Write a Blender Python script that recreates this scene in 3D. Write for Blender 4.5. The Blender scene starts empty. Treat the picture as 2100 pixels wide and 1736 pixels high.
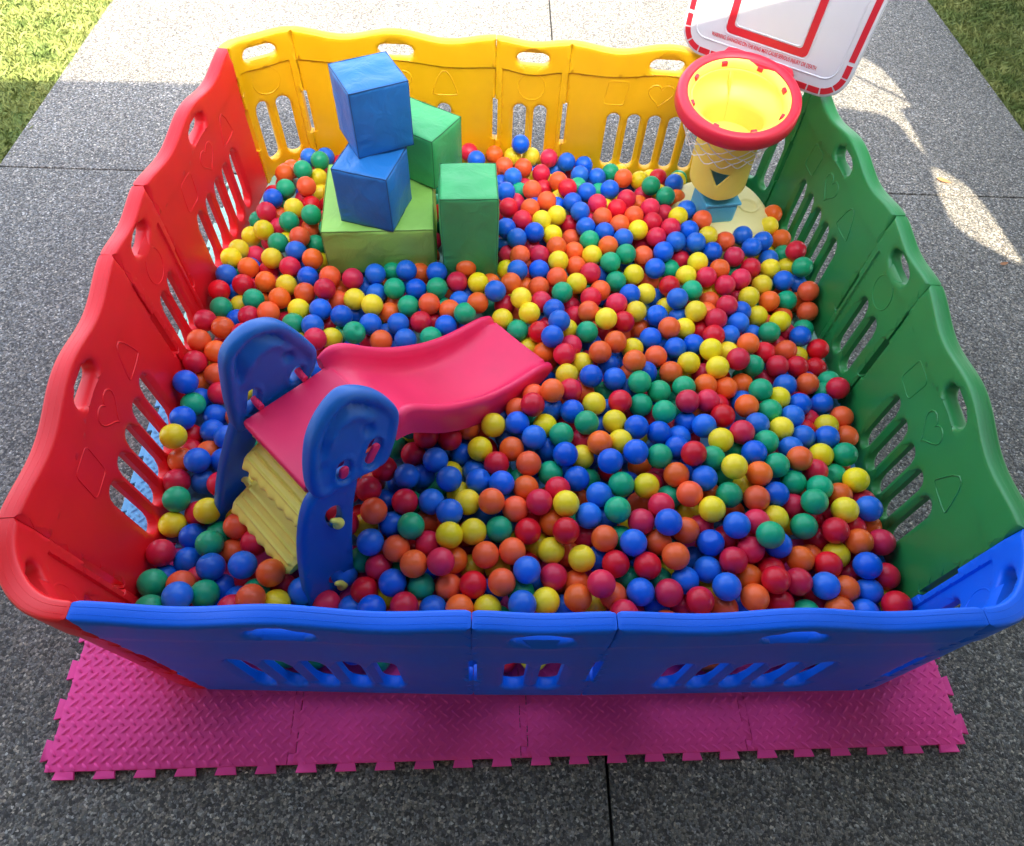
import bpy, bmesh, math, random
import numpy as np
from mathutils import Vector, Matrix, noise
from mathutils.geometry import delaunay_2d_cdt
random.seed(7); np.random.seed(7)
scene = bpy.context.scene
COL = scene.collection
# ------------------------------------------------------------------ camera
CAM = Vector((0, 0, 1.933))
RW = [(0.9992018, -0.0050806, 0.0396227), (0.0178783, -0.8301213, -0.5572961), (0.035723, 0.5575596, -0.8293679)]
cam = bpy.data.cameras.new('camera'); camo = bpy.data.objects.new('camera', cam); COL.objects.link(camo)
cam.sensor_width = 36; cam.sensor_fit = 'HORIZONTAL'; cam.lens = 36 * 1374.5 / 2100; cam.clip_start = .05; cam.clip_end = 400
m = Matrix.Identity(4)
for i in range(3):
    m[i][0] = RW[0][i]; m[i][1] = -RW[1][i]; m[i][2] = -RW[2][i]; m[i][3] = CAM[i]
camo.matrix_world = m; scene.camera = camo
# ------------------------------------------------------------------ light
SUN_T = Vector((-.12, .98, -1.0))            # the way the sunlight travels
w = bpy.data.worlds.new('World'); scene.world = w; w.use_nodes = True
nt = w.node_tree; bg = nt.nodes['Background']; sky = nt.nodes.new('ShaderNodeTexSky'); sky.sky_type = 'NISHITA'; sky.sun_disc = False
sky.sun_elevation = math.atan2(1.0, math.hypot(.12, .98)); sky.sun_rotation = math.atan2(.12, -.98)
sky.air_density = 1.0; sky.dust_density = 3.5; sky.ozone_density = 1.0
hz = nt.nodes.new('ShaderNodeHueSaturation'); hz.inputs['Saturation'].default_value = .55; nt.links.new(sky.outputs[0], hz.inputs['Color']); nt.links.new(hz.outputs[0], bg.inputs[0]); bg.inputs[1].default_value = .12
sl = bpy.data.lights.new('sun', 'SUN'); sl.energy = 2.7; sl.angle = math.radians(.55); sl.color = (1, .87, .64)
so = bpy.data.objects.new('sun', sl); COL.objects.link(so); so.rotation_euler = SUN_T.to_track_quat('-Z', 'Y').to_euler(); so.location = (2, -6, 8)
scene.view_settings.view_transform = 'Standard'; scene.view_settings.look = 'None'
scene.view_settings.exposure = 3.12; scene.view_settings.gamma = 1; scene.view_settings.use_curve_mapping = False
# ------------------------------------------------------------------ helpers
def srgb(r, g, b):
    f = lambda c: (c / 255 / 12.92) if c / 255 <= .04045 else ((c / 255 + .055) / 1.055) ** 2.4
    return (f(r), f(g), f(b), 1)
def tag(o, label=None, cat=None, group=None, kind=None):
    if label: o['label'] = label
    if cat: o['category'] = cat
    if group: o['group'] = group
    if kind: o['kind'] = kind
    return o
def empty(name, loc=(0, 0, 0), rz=0):
    o = bpy.data.objects.new(name, None); o.location = loc; o.rotation_euler = (0, 0, rz); o.empty_display_size = .1; COL.objects.link(o); return o
def link(name, me, mat=None, parent=None, loc=None, rz=None):
    o = bpy.data.objects.new(name, me); COL.objects.link(o)
    if mat is not None and len(me.materials) == 0: me.materials.append(mat)
    elif mat is not None and me.materials[0] is not mat:
        o.material_slots[0].link = 'OBJECT'; o.material_slots[0].material = mat
    if parent: o.parent = parent
    if loc is not None: o.location = loc
    if rz is not None: o.rotation_euler = (0, 0, rz)
    return o
def finish(me, angle=38, smooth=True):
    me.validate(); 
    if smooth:
        me.polygons.foreach_set('use_smooth', [True] * len(me.polygons))
        me.set_sharp_from_angle(angle=math.radians(angle))
    me.update(); return me
def mesh(name, V, F, angle=38, fix=True, smooth=True):
    me = bpy.data.meshes.new(name); me.from_pydata([tuple(map(float, v)) for v in V], [], F)
    if fix:
        bm = bmesh.new(); bm.from_mesh(me); bmesh.ops.remove_doubles(bm, verts=bm.verts, dist=1e-6); bmesh.ops.recalc_face_normals(bm, faces=bm.faces); bm.to_mesh(me); bm.free()
    return finish(me, angle, smooth)
class MB:
    def __init__(s): s.V = []; s.F = []
    def add(s, V, F):
        n = len(s.V); s.V += [tuple(v) for v in V]; s.F += [tuple(i + n for i in f) for f in F]
    def box(s, c, d, rz=0, M=None):
        V = []
        for x in (-1, 1):
            for y in (-1, 1):
                for z in (-1, 1):
                    p = Vector((x * d[0] / 2, y * d[1] / 2, z * d[2] / 2))
                    if rz: p.rotate(Matrix.Rotation(rz, 3, 'Z'))
                    p += Vector(c)
                    V.append(M @ p if M else p)
        s.add(V, [(0, 1, 3, 2), (4, 6, 7, 5), (0, 4, 5, 1), (2, 3, 7, 6), (0, 2, 6, 4), (1, 5, 7, 3)])
    def tube(s, pts, r, n=8, closed=False, cap=True):
        pts = [Vector(p) for p in pts]; N = len(pts); V = []; F = []
        up = None
        for i, p in enumerate(pts):
            a = pts[(i - 1) % N] if (closed or i > 0) else p
            b = pts[(i + 1) % N] if (closed or i < N - 1) else p
            t = (b - a).normalized()
            if up is None: up = t.orthogonal().normalized()
            up = (up - t * up.dot(t)).normalized(); q = t.cross(up)
            rr = r[i] if isinstance(r, (list, tuple)) else r
            for k in range(n):
                an = 2 * math.pi * k / n; V.append(p + (up * math.cos(an) + q * math.sin(an)) * rr)
        R = N if closed else N - 1
        for i in range(R):
            for k in range(n):
                a, b = i * n + k, i * n + (k + 1) % n; c, d_ = ((i + 1) % N) * n + (k + 1) % n, ((i + 1) % N) * n + k
                F.append((a, b, c, d_))
        if not closed and cap: F.append(tuple(range(n - 1, -1, -1))); F.append(tuple((N - 1) * n + k for k in range(n)))
        s.add(V, F)
    def build(s, name, mat, parent=None, angle=38, **k):
        return link(name, mesh(name, s.V, s.F, angle), mat, parent, **k)
def rounded_box(d, r, n=3, seg=10, bulge=0, seed=0, wr=0):
    """box with rounded edges, faces subdivided; bulge pushes faces out, wr wrinkles them"""
    V = {}; VL = []; F = []
    ax = []
    for L in d:
        h = L / 2; a = [-h + r * (1 - math.cos(math.pi / 2 * i / n)) for i in range(n)] + [(-h + r) + (L - 2 * r) * i / seg for i in range(seg + 1)] + [h - r * (1 - math.cos(math.pi / 2 * (n - 1 - i) / n)) for i in range(n)]
        ax.append(a)
    def vid(i, j, k):
        key = (i, j, k)
        if key not in V:
            p = Vector((ax[0][i], ax[1][j], ax[2][k]))
            c = Vector([max(-d[q] / 2 + r, min(d[q] / 2 - r, p[q])) for q in range(3)])
            dv = p - c
            m_ = [abs(p[q]) / (d[q] / 2) for q in range(3)]
            big = m_.index(max(m_))
            n_ = dv.normalized() if dv.length > 1e-9 else Vector()
            p2 = c + n_ * r
            if bulge or wr:
                u, v_ = [m_[q] for q in range(3) if q != big]
                s_ = max(0, (1 - u * u)) * max(0, (1 - v_ * v_))
                nn = Vector((0, 0, 0)); nn[big] = 1 if p[big] > 0 else -1
                wv = noise.noise(Vector((p.x * 9 + seed * 3.1, p.y * 16 - seed, p.z * 7 + seed))) * wr + noise.noise(Vector((p.x * 30 + p.z * 14 + seed, p.y * 12, p.z * 22))) * wr * .35
                p2 += nn * (bulge * s_ + wv * min(1, s_ * 3 + .15))
            V[key] = len(VL); VL.append(p2)
        return V[key]
    nx, ny, nz = len(ax[0]) - 1, len(ax[1]) - 1, len(ax[2]) - 1
    for i in range(nx):
        for j in range(ny):
            F.append((vid(i, j, 0), vid(i, j + 1, 0), vid(i + 1, j + 1, 0), vid(i + 1, j, 0)))
            F.append((vid(i, j, nz), vid(i + 1, j, nz), vid(i + 1, j + 1, nz), vid(i, j + 1, nz)))
    for i in range(nx):
        for k in range(nz):
            F.append((vid(i, 0, k), vid(i + 1, 0, k), vid(i + 1, 0, k + 1), vid(i, 0, k + 1)))
            F.append((vid(i, ny, k), vid(i, ny, k + 1), vid(i + 1, ny, k + 1), vid(i + 1, ny, k)))
    for j in range(ny):
        for k in range(nz):
            F.append((vid(0, j, k), vid(0, j, k + 1), vid(0, j + 1, k + 1), vid(0, j + 1, k)))
            F.append((vid(nx, j, k), vid(nx, j + 1, k), vid(nx, j + 1, k + 1), vid(nx, j, k + 1)))
    return VL, F
# ---- plates: outlines with holes and relief
def seg_dist(P, loop, closed=True):
    L = np.array(loop); A = L if closed else L[:-1]; B = np.roll(L, -1, 0) if closed else L[1:]
    D = B - A; out = np.full(len(P), 9.0)
    for a, dd in zip(A, D):
        l2 = dd @ dd
        if l2 < 1e-14: continue
        t = np.clip(((P - a) @ dd) / l2, 0, 1); q = P - (a + t[:, None] * dd)
        out = np.minimum(out, np.sqrt((q * q).sum(1)))
    return out
def inside(P, loop):
    L = np.array(loop); r = np.zeros(len(P), bool); j = len(L) - 1
    for i in range(len(L)):
        xi, yi = L[i]; xj, yj = L[j]
        c = ((yi > P[:, 1]) != (yj > P[:, 1])) & (P[:, 0] < (xj - xi) * (P[:, 1] - yi) / ((yj - yi) + 1e-15) + xi)
        r ^= c; j = i
    return r
def offset_loop(loop, d):
    L = np.array(loop); n = len(L); out = []
    for i in range(n):
        t = L[(i + 1) % n] - L[i - 1]; t = t / (np.linalg.norm(t) + 1e-12)
        out.append(L[i] + d * np.array([t[1], -t[0]]))
    return np.array(out)
def area(loop):
    L = np.array(loop); return .5 * np.sum(L[:, 0] * np.roll(L[:, 1], -1) - np.roll(L[:, 0], -1) * L[:, 1])
def dens(loop, s):
    out = []
    n = len(loop)
    for i in range(n):
        a = np.array(loop[i], float); b = np.array(loop[(i + 1) % n], float); k = max(1, int(round(np.linalg.norm(b - a) / s)))
        for q in range(k): out.append(tuple(a + (b - a) * q / k))
    return out
def chaikin(loop, it=2):
    for _ in range(it):
        o = []
        for i in range(len(loop)):
            a = np.array(loop[i], float); b = np.array(loop[(i + 1) % len(loop)], float); o += [tuple(a * .75 + b * .25), tuple(a * .25 + b * .75)]
        loop = o
    return loop
def stadium(cx, cy, L, wd, ang, n=8):
    """capsule loop, CCW; L full length, wd full width, ang of the long axis"""
    r = wd / 2; h = L / 2 - r; o = []
    for k in range(n + 1):
        a = -math.pi / 2 + math.pi * k / n; o.append((h + r * math.cos(a), r * math.sin(a)))
    for k in range(n + 1):
        a = math.pi / 2 + math.pi * k / n; o.append((-h + r * math.cos(a), r * math.sin(a)))
    c, s = math.cos(ang), math.sin(ang)
    return [(cx + x * c - y * s, cy + x * s + y * c) for x, y in o]
def rrect(x0, y0, x1, y1, r, n=6):
    o = []
    for cx, cy, a0 in ((x1 - r, y0 + r, -90), (x1 - r, y1 - r, 0), (x0 + r, y1 - r, 90), (x0 + r, y0 + r, 180)):
        for k in range(n + 1):
            a = math.radians(a0 + 90 * k / n); o.append((cx + r * math.cos(a), cy + r * math.sin(a)))
    return o
def plate(outline, holes, t, rho_out, rho_hole, fn_in=None, fn_out=None, step=.014, extra=None, mapf=None, rho_fn=None, radii=None):
    """solid plate: 2-D outline (CCW) with holes -> thickness t along +y, rounded edges.
    fn_in(P)/fn_out(P): extra inward (+) offset of either face."""
    if area(outline) < 0: outline = outline[::-1]
    outline = [tuple(p) for p in outline]; hs = []
    for h in holes: hs.append([tuple(p) for p in (h if area(h) > 0 else h[::-1])])
    O = np.array(outline); x0, y0 = O.min(0); x1, y1 = O.max(0)
    loops = [outline] + hs
    pts = []
    gx = np.arange(x0 + step / 2, x1, step); gy = np.arange(y0 + step / 2, y1, step)
    G = np.array([(x + (step / 2 if j % 2 else 0), y) for j, y in enumerate(gy) for x in gx])
    keep = inside(G, outline); dO = seg_dist(G, outline); keep &= dO > max(rho_out * 1.3, step * .4)
    for i, h in enumerate(hs):
        rh = radii[i] if radii else rho_hole
        keep &= ~inside(G, h); keep &= seg_dist(G, h) > max(rh * 1.35, step * .4)
    G = G[keep]
    rings = []
    def ring(loop, sign, rho, others):
        for f in (.12, .38, .95):
            q = offset_loop(loop, sign * rho * f)
            ok = inside(q, outline) & (seg_dist(q, outline) > rho_out * (.11 if loop is outline else .6) * (f if loop is outline else 1))
            for k_, h in enumerate(hs):
                if h is loop: continue
                ok &= ~inside(q, h)
                ok &= seg_dist(q, h) > .0015
            rings.extend([tuple(p) for p in q[ok]])
    if rho_out > 0: ring(outline, -1, rho_out, hs)
    for i, h in enumerate(hs):
        rh = radii[i] if radii else rho_hole
        if rh > 0: ring(h, 1, rh, hs)
    ex = [tuple(p) for p in (extra if extra is not None else [])]
    if ex:
        E = np.array(ex); k = inside(E, outline) & (seg_dist(E, outline) > .001)
        for h in hs: k &= ~inside(E, h) & (seg_dist(E, h) > .001)
        ex = [tuple(p) for p in E[k]]
    verts = []; edges = []
    for lp in loops:
        n0 = len(verts); verts += lp; edges += [(n0 + i, n0 + (i + 1) % len(lp)) for i in range(len(lp))]
    verts += rings + ex + [tuple(p) for p in G]
    res = delaunay_2d_cdt([Vector(v) for v in verts], edges, [], 0, 1e-5)
    P = np.array([tuple(v) for v in res[0]]); T = [tuple(f) for f in res[2]]
    Tn = np.array([P[list(f)].mean(0) for f in T]); k = inside(Tn, outline)
    for h in hs: k &= ~inside(Tn, h)
    T = [f for f, q in zip(T, k) if q]
    def rnd(P, rho_o, rho_h):
        off = np.zeros(len(P))
        def f(d, rho): 
            x = np.clip(rho - d, 0, rho); return rho - np.sqrt(np.maximum(rho * rho - x * x, 0))
        d = seg_dist(P, outline)
        ro = rho_o if rho_fn is None else rho_fn(P)
        off = np.maximum(off, f(d, ro)) if np.ndim(ro) == 0 else np.maximum(off, np.where(ro > 0, np.maximum(ro - np.sqrt(np.maximum(ro ** 2 - np.clip(ro - d, 0, None) ** 2, 0)), 0), 0))
        for i, h in enumerate(hs):
            rh = radii[i] if radii else rho_h
            if rh > 0: off = np.maximum(off, f(seg_dist(P, h), rh))
        return off
    off = rnd(P, rho_out, rho_hole)
    yi = off + (fn_in(P) if fn_in else 0); yo = t - off - (fn_out(P) if fn_out else 0)
    bad = yi > yo - .002; mid = (yi + yo) / 2; yi = np.where(bad, mid - .001, yi); yo = np.where(bad, mid + .001, yo)
    n = len(P); V = [(P[i, 0], yi[i], P[i, 1]) for i in range(n)] + [(P[i, 0], yo[i], P[i, 1]) for i in range(n)]
    F = []; cnt = {}
    for f in T:
        F.append(tuple(f)); F.append(tuple(i + n for i in reversed(f)))
        for a, b in zip(f, f[1:] + f[:1]):
            cnt[(a, b)] = 1
    for (a, b) in cnt:
        if (b, a) not in cnt: F.append((b, a, a + n, b + n))
    if mapf: V = [mapf(*v) for v in V]
    return V, F
# ------------------------------------------------------------------ materials
def mat_base(name):
    m_ = bpy.data.materials.new(name); m_.use_nodes = True; t = m_.node_tree; b = t.nodes['Principled BSDF']; return m_, t, b
def N(t, ty, **k):
    n_ = t.nodes.new(ty)
    for a, v in k.items(): setattr(n_, a, v)
    return n_
def plastic(name, col, rough=.38, var=.06, bump=.15, bscale=260, spec=.5, grime=.0, sss=0, ball=0, crease=0):
    m_, t, b = mat_base(name); L = t.links.new
    tc = N(t, 'ShaderNodeTexCoord'); no = N(t, 'ShaderNodeTexNoise'); no.inputs['Scale'].default_value = 7; no.inputs['Detail'].default_value = 5; L(tc.outputs['Object'], no.inputs['Vector'])
    hs = N(t, 'ShaderNodeHueSaturation'); hs.inputs['Color'].default_value = col
    mr = N(t, 'ShaderNodeMapRange'); mr.inputs[1].default_value = .3; mr.inputs[2].default_value = .7; mr.inputs[3].default_value = 1 - var; mr.inputs[4].default_value = 1 + var
    L(no.outputs[0], mr.inputs[0]); L(mr.outputs[0], hs.inputs['Value'])
    src = hs.outputs[0]
    if ball:                                          # every ball its own batch: a little lighter, duller or glossier
        ge = N(t, 'ShaderNodeNewGeometry'); h2 = N(t, 'ShaderNodeHueSaturation'); L(src, h2.inputs['Color'])
        m5 = N(t, 'ShaderNodeMapRange'); m5.inputs[3].default_value = .80; m5.inputs[4].default_value = 1.06; oi = N(t, 'ShaderNodeObjectInfo'); ad_ = N(t, 'ShaderNodeMath', operation='ADD'); fr_ = N(t, 'ShaderNodeMath', operation='FRACT'); L(ge.outputs['Random Per Island'], ad_.inputs[0]); L(oi.outputs['Random'], ad_.inputs[1]); L(ad_.outputs[0], fr_.inputs[0]); L(fr_.outputs[0], m5.inputs[0]); L(m5.outputs[0], h2.inputs['Value'])
        mm = N(t, 'ShaderNodeMath', operation='FRACT'); m6 = N(t, 'ShaderNodeMath', operation='MULTIPLY'); m6.inputs[1].default_value = 17.3; L(fr_.outputs[0], m6.inputs[0]); L(m6.outputs[0], mm.inputs[0])
        m7 = N(t, 'ShaderNodeMapRange'); m7.inputs[3].default_value = .975; m7.inputs[4].default_value = 1.0; L(mm.outputs[0], m7.inputs[0]); L(m7.outputs[0], h2.inputs['Saturation'])
        m8 = N(t, 'ShaderNodeMapRange'); m8.inputs[3].default_value = .494; m8.inputs[4].default_value = .505; L(mm.outputs[0], m8.inputs[0]); L(m8.outputs[0], h2.inputs['Hue']); src = h2.outputs[0]
    if grime:
        g = N(t, 'ShaderNodeTexNoise'); g.inputs['Scale'].default_value = 28; g.inputs['Detail'].default_value = 8; g.inputs['Roughness'].default_value = .7; L(tc.outputs['Object'], g.inputs['Vector'])
        r2 = N(t, 'ShaderNodeMapRange'); r2.inputs[1].default_value = .58; r2.inputs[2].default_value = .8; r2.inputs[3].default_value = 0; r2.inputs[4].default_value = grime; L(g.outputs[0], r2.inputs[0])
        mx = N(t, 'ShaderNodeMix', data_type='RGBA'); L(r2.outputs[0], mx.inputs[0]); L(src, mx.inputs[6]); mx.inputs[7].default_value = (.2, .16, .11, 1); src = mx.outputs[2]
    L(src, b.inputs['Base Color'])
    rr = N(t, 'ShaderNodeMapRange'); rr.inputs[1].default_value = .3; rr.inputs[2].default_value = .7; rr.inputs[3].default_value = rough - .05; rr.inputs[4].default_value = rough + .08; L(no.outputs[0], rr.inputs[0]); L(rr.outputs[0], b.inputs['Roughness'])
    b.inputs['Specular IOR Level'].default_value = spec
    if bump:
        n2 = N(t, 'ShaderNodeTexNoise'); n2.inputs['Scale'].default_value = bscale; n2.inputs['Detail'].default_value = 2; L(tc.outputs['Object'], n2.inputs['Vector'])
        bp = N(t, 'ShaderNodeBump'); bp.inputs['Strength'].default_value = bump; bp.inputs['Distance'].default_value = .001; L(n2.outputs[0], bp.inputs['Height']); L(bp.outputs[0], b.inputs['Normal'])
    if crease:
        n3 = N(t, 'ShaderNodeTexNoise'); n3.inputs['Scale'].default_value = 11; n3.inputs['Detail'].default_value = 3; n3.inputs['Distortion'].default_value = 1.4; L(tc.outputs['Object'], n3.inputs['Vector'])
        b3 = N(t, 'ShaderNodeBump'); b3.inputs['Strength'].default_value = crease; b3.inputs['Distance'].default_value = .02; L(n3.outputs[0], b3.inputs['Height']); L(b3.outputs[0], bp.inputs['Normal'])
    if sss:
        b.inputs['Subsurface Weight'].default_value = sss; b.inputs['Subsurface Radius'].default_value = (.02, .02, .02); b.inputs['Subsurface Scale'].default_value = 1
    return m_
V_SEAM = {}
P_RED = plastic('red_panel_plastic', (.84, .010, .018, 1), .38, grime=.04, spec=.42)
P_BLUE = plastic('blue_panel_plastic', (.0002, .125, .80, 1), .40, grime=.02, spec=.35)
P_YEL = plastic('yellow_panel_plastic', (.80, .43, .002, 1), .40, grime=.05, spec=.5)
P_GRN = plastic('green_panel_plastic', (.014, .215, .050, 1), .38, grime=.04, spec=.6)
B_MAT = dict(R=plastic('red_ball_plastic', (.74, .007, .040, 1), .34, .05, .05, spec=.4, ball=1), O=plastic('orange_ball_plastic', (.95, .135, .016, 1), .34, .05, .05, spec=.4, ball=1), Y=plastic('yellow_ball_plastic', (.95, .76, .008, 1), .34, .05, .05, spec=.4, ball=1),
             G=plastic('green_ball_plastic', (.005, .41, .185, 1), .34, .05, .05, spec=.4, ball=1), B=plastic('blue_ball_plastic', (.0005, .135, .72, 1), .32, .05, .05, spec=.4, ball=1))
V_BLUE = plastic('blue_vinyl', (.015, .17, .50, 1), .42, .10, .5, 420, spec=.45, grime=.03, crease=.30)
V_GRN = plastic('green_vinyl', (.05, .42, .13, 1), .45, .1, .5, 420, spec=.5, grime=.05, crease=.30)
V_LIME = plastic('lime_vinyl', (.30, .62, .11, 1), .45, .1, .5, 420, spec=.5, grime=.06, crease=.30)
S_BLUE = plastic('slide_blue_plastic', (.0008, .12, .48, 1), .4, .05, .35, 500)
S_PINK = plastic('slide_pink_plastic', (.90, .022, .12, 1), .4, .05, .3, 500)
S_YEL = plastic('slide_step_plastic', (.94, .90, .15, 1), .42, .05, .3, 500, grime=.06)
H_RED = plastic('hoop_red_plastic', (.68, .018, .045, 1), .38)
H_YEL = plastic('hoop_yellow_plastic', (.88, .70, .12, 1), .4, grime=.10)
H_PALE = plastic('hoop_base_plastic', (.88, .80, .36, 1), .45, grime=.10)
H_BLUE = plastic('hoop_post_plastic', (.09, .42, .62, 1), .4, grime=.05)
H_WHITE = plastic('board_white_plastic', (.50, .52, .58, 1), .36, .02, .03)
H_PRINT = plastic('board_red_print', (.45, .012, .025, 1), .4, .03, 0)
H_STR = plastic('white_string', (.8, .8, .78, 1), .8, .1, 0)
M_PINK = plastic('pink_foam', (.95, .07, .38, 1), .62, .07, .4, 300, spec=.35, grime=.06)
M_BLUE = plastic('sky_blue_foam', (.16, .46, .80, 1), .62, .05, .4, 300, spec=.35)
M_MINT = plastic('mint_foam', (.40, .76, .64, 1), .62, .05, .4, 300, spec=.35)
SHADE_M = plastic('shade_caster_sheet', (.48, .47, .45, 1), .6, .05, 0)  # for the unseen roof and bar that cast the shade
WALL_M = plastic('block_wall_render', (.55, .52, .48, 1), .8, .1, .3, 40)  # for the unseen wall added to block sun and sky
def concrete():
    m_, t, b = mat_base('exposed_aggregate'); L = t.links.new
    tc = N(t, 'ShaderNodeTexCoord')
    nz = N(t, 'ShaderNodeTexNoise'); nz.inputs['Scale'].default_value = 160; nz.inputs['Detail'].default_value = 2; L(tc.outputs['Object'], nz.inputs['Vector'])
    mixv = N(t, 'ShaderNodeMix', data_type='RGBA'); mixv.inputs[0].default_value = .008; L(tc.outputs['Object'], mixv.inputs[6]); L(nz.outputs['Color'], mixv.inputs[7])
    vo = N(t, 'ShaderNodeTexVoronoi'); vo.inputs['Scale'].default_value = 165; vo.inputs['Randomness'].default_value = 1; L(mixv.outputs[2], vo.inputs['Vector'])
    sp = N(t, 'ShaderNodeSeparateColor'); L(vo.outputs['Color'], sp.inputs[0])
    cr = N(t, 'ShaderNodeValToRGB'); e = cr.color_ramp; e.interpolation = 'LINEAR'
    e.elements[0].position = 0; e.elements[0].color = (.045, .045, .048, 1); e.elements[1].position = 1; e.elements[1].color = (.60, .59, .56, 1)
    for p_, c_ in ((.30, (.105, .106, .106, 1)), (.55, (.180, .182, .180, 1)), (.82, (.26, .257, .25, 1)), (.95, (.38, .37, .35, 1))):
        q = e.elements.new(p_); q.color = c_
    L(sp.outputs[0], cr.inputs[0])
    # warm / cool stone tint
    tint = N(t, 'ShaderNodeMix', data_type='RGBA', blend_type='MULTIPLY'); tint.inputs[0].default_value = 1; L(cr.outputs[0], tint.inputs[6])
    cr2 = N(t, 'ShaderNodeValToRGB'); cr2.color_ramp.elements[0].color = (.93, .97, 1.03, 1); cr2.color_ramp.elements[1].color = (1.12, 1.0, .86, 1); L(sp.outputs[1], cr2.inputs[0]); L(cr2.outputs[0], tint.inputs[7])
    # dark matrix between the stones
    v2 = N(t, 'ShaderNodeTexVoronoi', feature='DISTANCE_TO_EDGE'); v2.inputs['Scale'].default_value = 165; L(mixv.outputs[2], v2.inputs['Vector'])
    ed = N(t, 'ShaderNodeMapRange'); ed.inputs[1].default_value = .0; ed.inputs[2].default_value = .14; ed.inputs[3].default_value = .5; ed.inputs[4].default_value = 1; L(v2.outputs[0], ed.inputs[0])
    m2 = N(t, 'ShaderNodeMix', data_type='RGBA', blend_type='MULTIPLY'); m2.inputs[0].default_value = 1; L(tint.outputs[2], m2.inputs[6]); L(ed.outputs[0], m2.inputs[7])
    # broad stains
    ns = N(t, 'ShaderNodeTexNoise'); ns.inputs['Scale'].default_value = 1.7; ns.inputs['Detail'].default_value = 7; ns.inputs['Roughness'].default_value = .62; L(tc.outputs['Object'], ns.inputs['Vector'])
    st = N(t, 'ShaderNodeMapRange'); st.inputs[1].default_value = .3; st.inputs[2].default_value = .7; st.inputs[3].default_value = .86; st.inputs[4].default_value = 1.12; L(ns.outputs[0], st.inputs[0])
    m3 = N(t, 'ShaderNodeMix', data_type='RGBA', blend_type='MULTIPLY'); m3.inputs[0].default_value = 1; L(m2.outputs[2], m3.inputs[6]); L(st.outputs[0], m3.inputs[7]); L(m3.outputs[2], b.inputs['Base Color'])
    b.inputs['Roughness'].default_value = .72; b.inputs['Specular IOR Level'].default_value = .4
    bp = N(t, 'ShaderNodeBump'); bp.inputs['Strength'].default_value = .9; bp.inputs['Distance'].default_value = .0022
    ad = N(t, 'ShaderNodeMath', operation='MULTIPLY_ADD'); L(v2.outputs[0], ad.inputs[0]); ad.inputs[1].default_value = 2.0; L(sp.outputs[2], ad.inputs[2])
    L(ad.outputs[0], bp.inputs['Height']); L(bp.outputs[0], b.inputs['Normal'])
    return m_
CONC = concrete()
def grassmat(name, c1, c2, sc):
    m_, t, b = mat_base(name); L = t.links.new; tc = N(t, 'ShaderNodeTexCoord'); no = N(t, 'ShaderNodeTexNoise'); no.inputs['Scale'].default_value = sc; no.inputs['Detail'].default_value = 6; L(tc.outputs['Object'], no.inputs['Vector'])
    cr = N(t, 'ShaderNodeValToRGB'); cr.color_ramp.elements[0].position = .35; cr.color_ramp.elements[1].position = .68; cr.color_ramp.elements[0].color = c1; cr.color_ramp.elements[1].color = c2; L(no.outputs[0], cr.inputs[0]); L(cr.outputs[0], b.inputs['Base Color']); b.inputs['Roughness'].default_value = .75; b.inputs['Specular IOR Level'].default_value = .2
    return m_
G_SOIL = grassmat('turf_ground', (.07, .11, .028, 1), (.17, .20, .06, 1), 9)
G_BLADE = grassmat('grass_blades', (.10, .15, .04, 1), (.25, .265, .085, 1), 6)
# ------------------------------------------------------------------ ground
def sheet(name, x0, y0, x1, y1, z, mat, **k):
    return link(name, mesh(name, [(x0, y0, z), (x1, y0, z), (x1, y1, z), (x0, y1, z)], [(0, 1, 2, 3)], smooth=False), mat)
tag(sheet('ground', -60, -60, 60, 60, -.03, G_SOIL), kind='structure')
path = tag(empty('path', (0, 0, 0)), kind='structure')
JX, JY, GAPX = .325, 2.632, .004
PX0, PX1 = -2.205, 2.748
jb = tag(sheet('joint_filler', PX0 + .01, -5.9, PX1 - .01, 13.9, -.014, plastic('joint_black', (.012, .012, .013, 1), .9, 0, 0)), kind='structure'); jb.parent = path  # near-black sheet showing in the gaps between slabs
ys = [-5.9, -2.0, JY, 7.2, 13.9]
for i in range(4):
    for (xa, xb) in ((PX0, JX), (JX, PX1)):
        g = GAPX; a = xa + (g if xa == JX else 0); b_ = xb - (g if xb == JX else 0); c = ys[i] + g; d_ = ys[i + 1] - g
        V, F = [], []
        r = .0035
        rings_ = []
        for (o, z) in ((0, -.028), (0, -r), (r * .3, -r * .3), (r, 0)):
            rings_.append([(a + o, c + o, z), (b_ - o, c + o, z), (b_ - o, d_ - o, z), (a + o, d_ - o, z)])
        for rg in rings_: V += rg
        for q in range(3):
            for s_ in range(4): F.append((q * 4 + s_, q * 4 + (s_ + 1) % 4, (q + 1) * 4 + (s_ + 1) % 4, (q + 1) * 4 + s_))
        F.append((12, 13, 14, 15))
        o = link('paving_slab', mesh('paving_slab', V, F, smooth=False), CONC, path)
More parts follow.
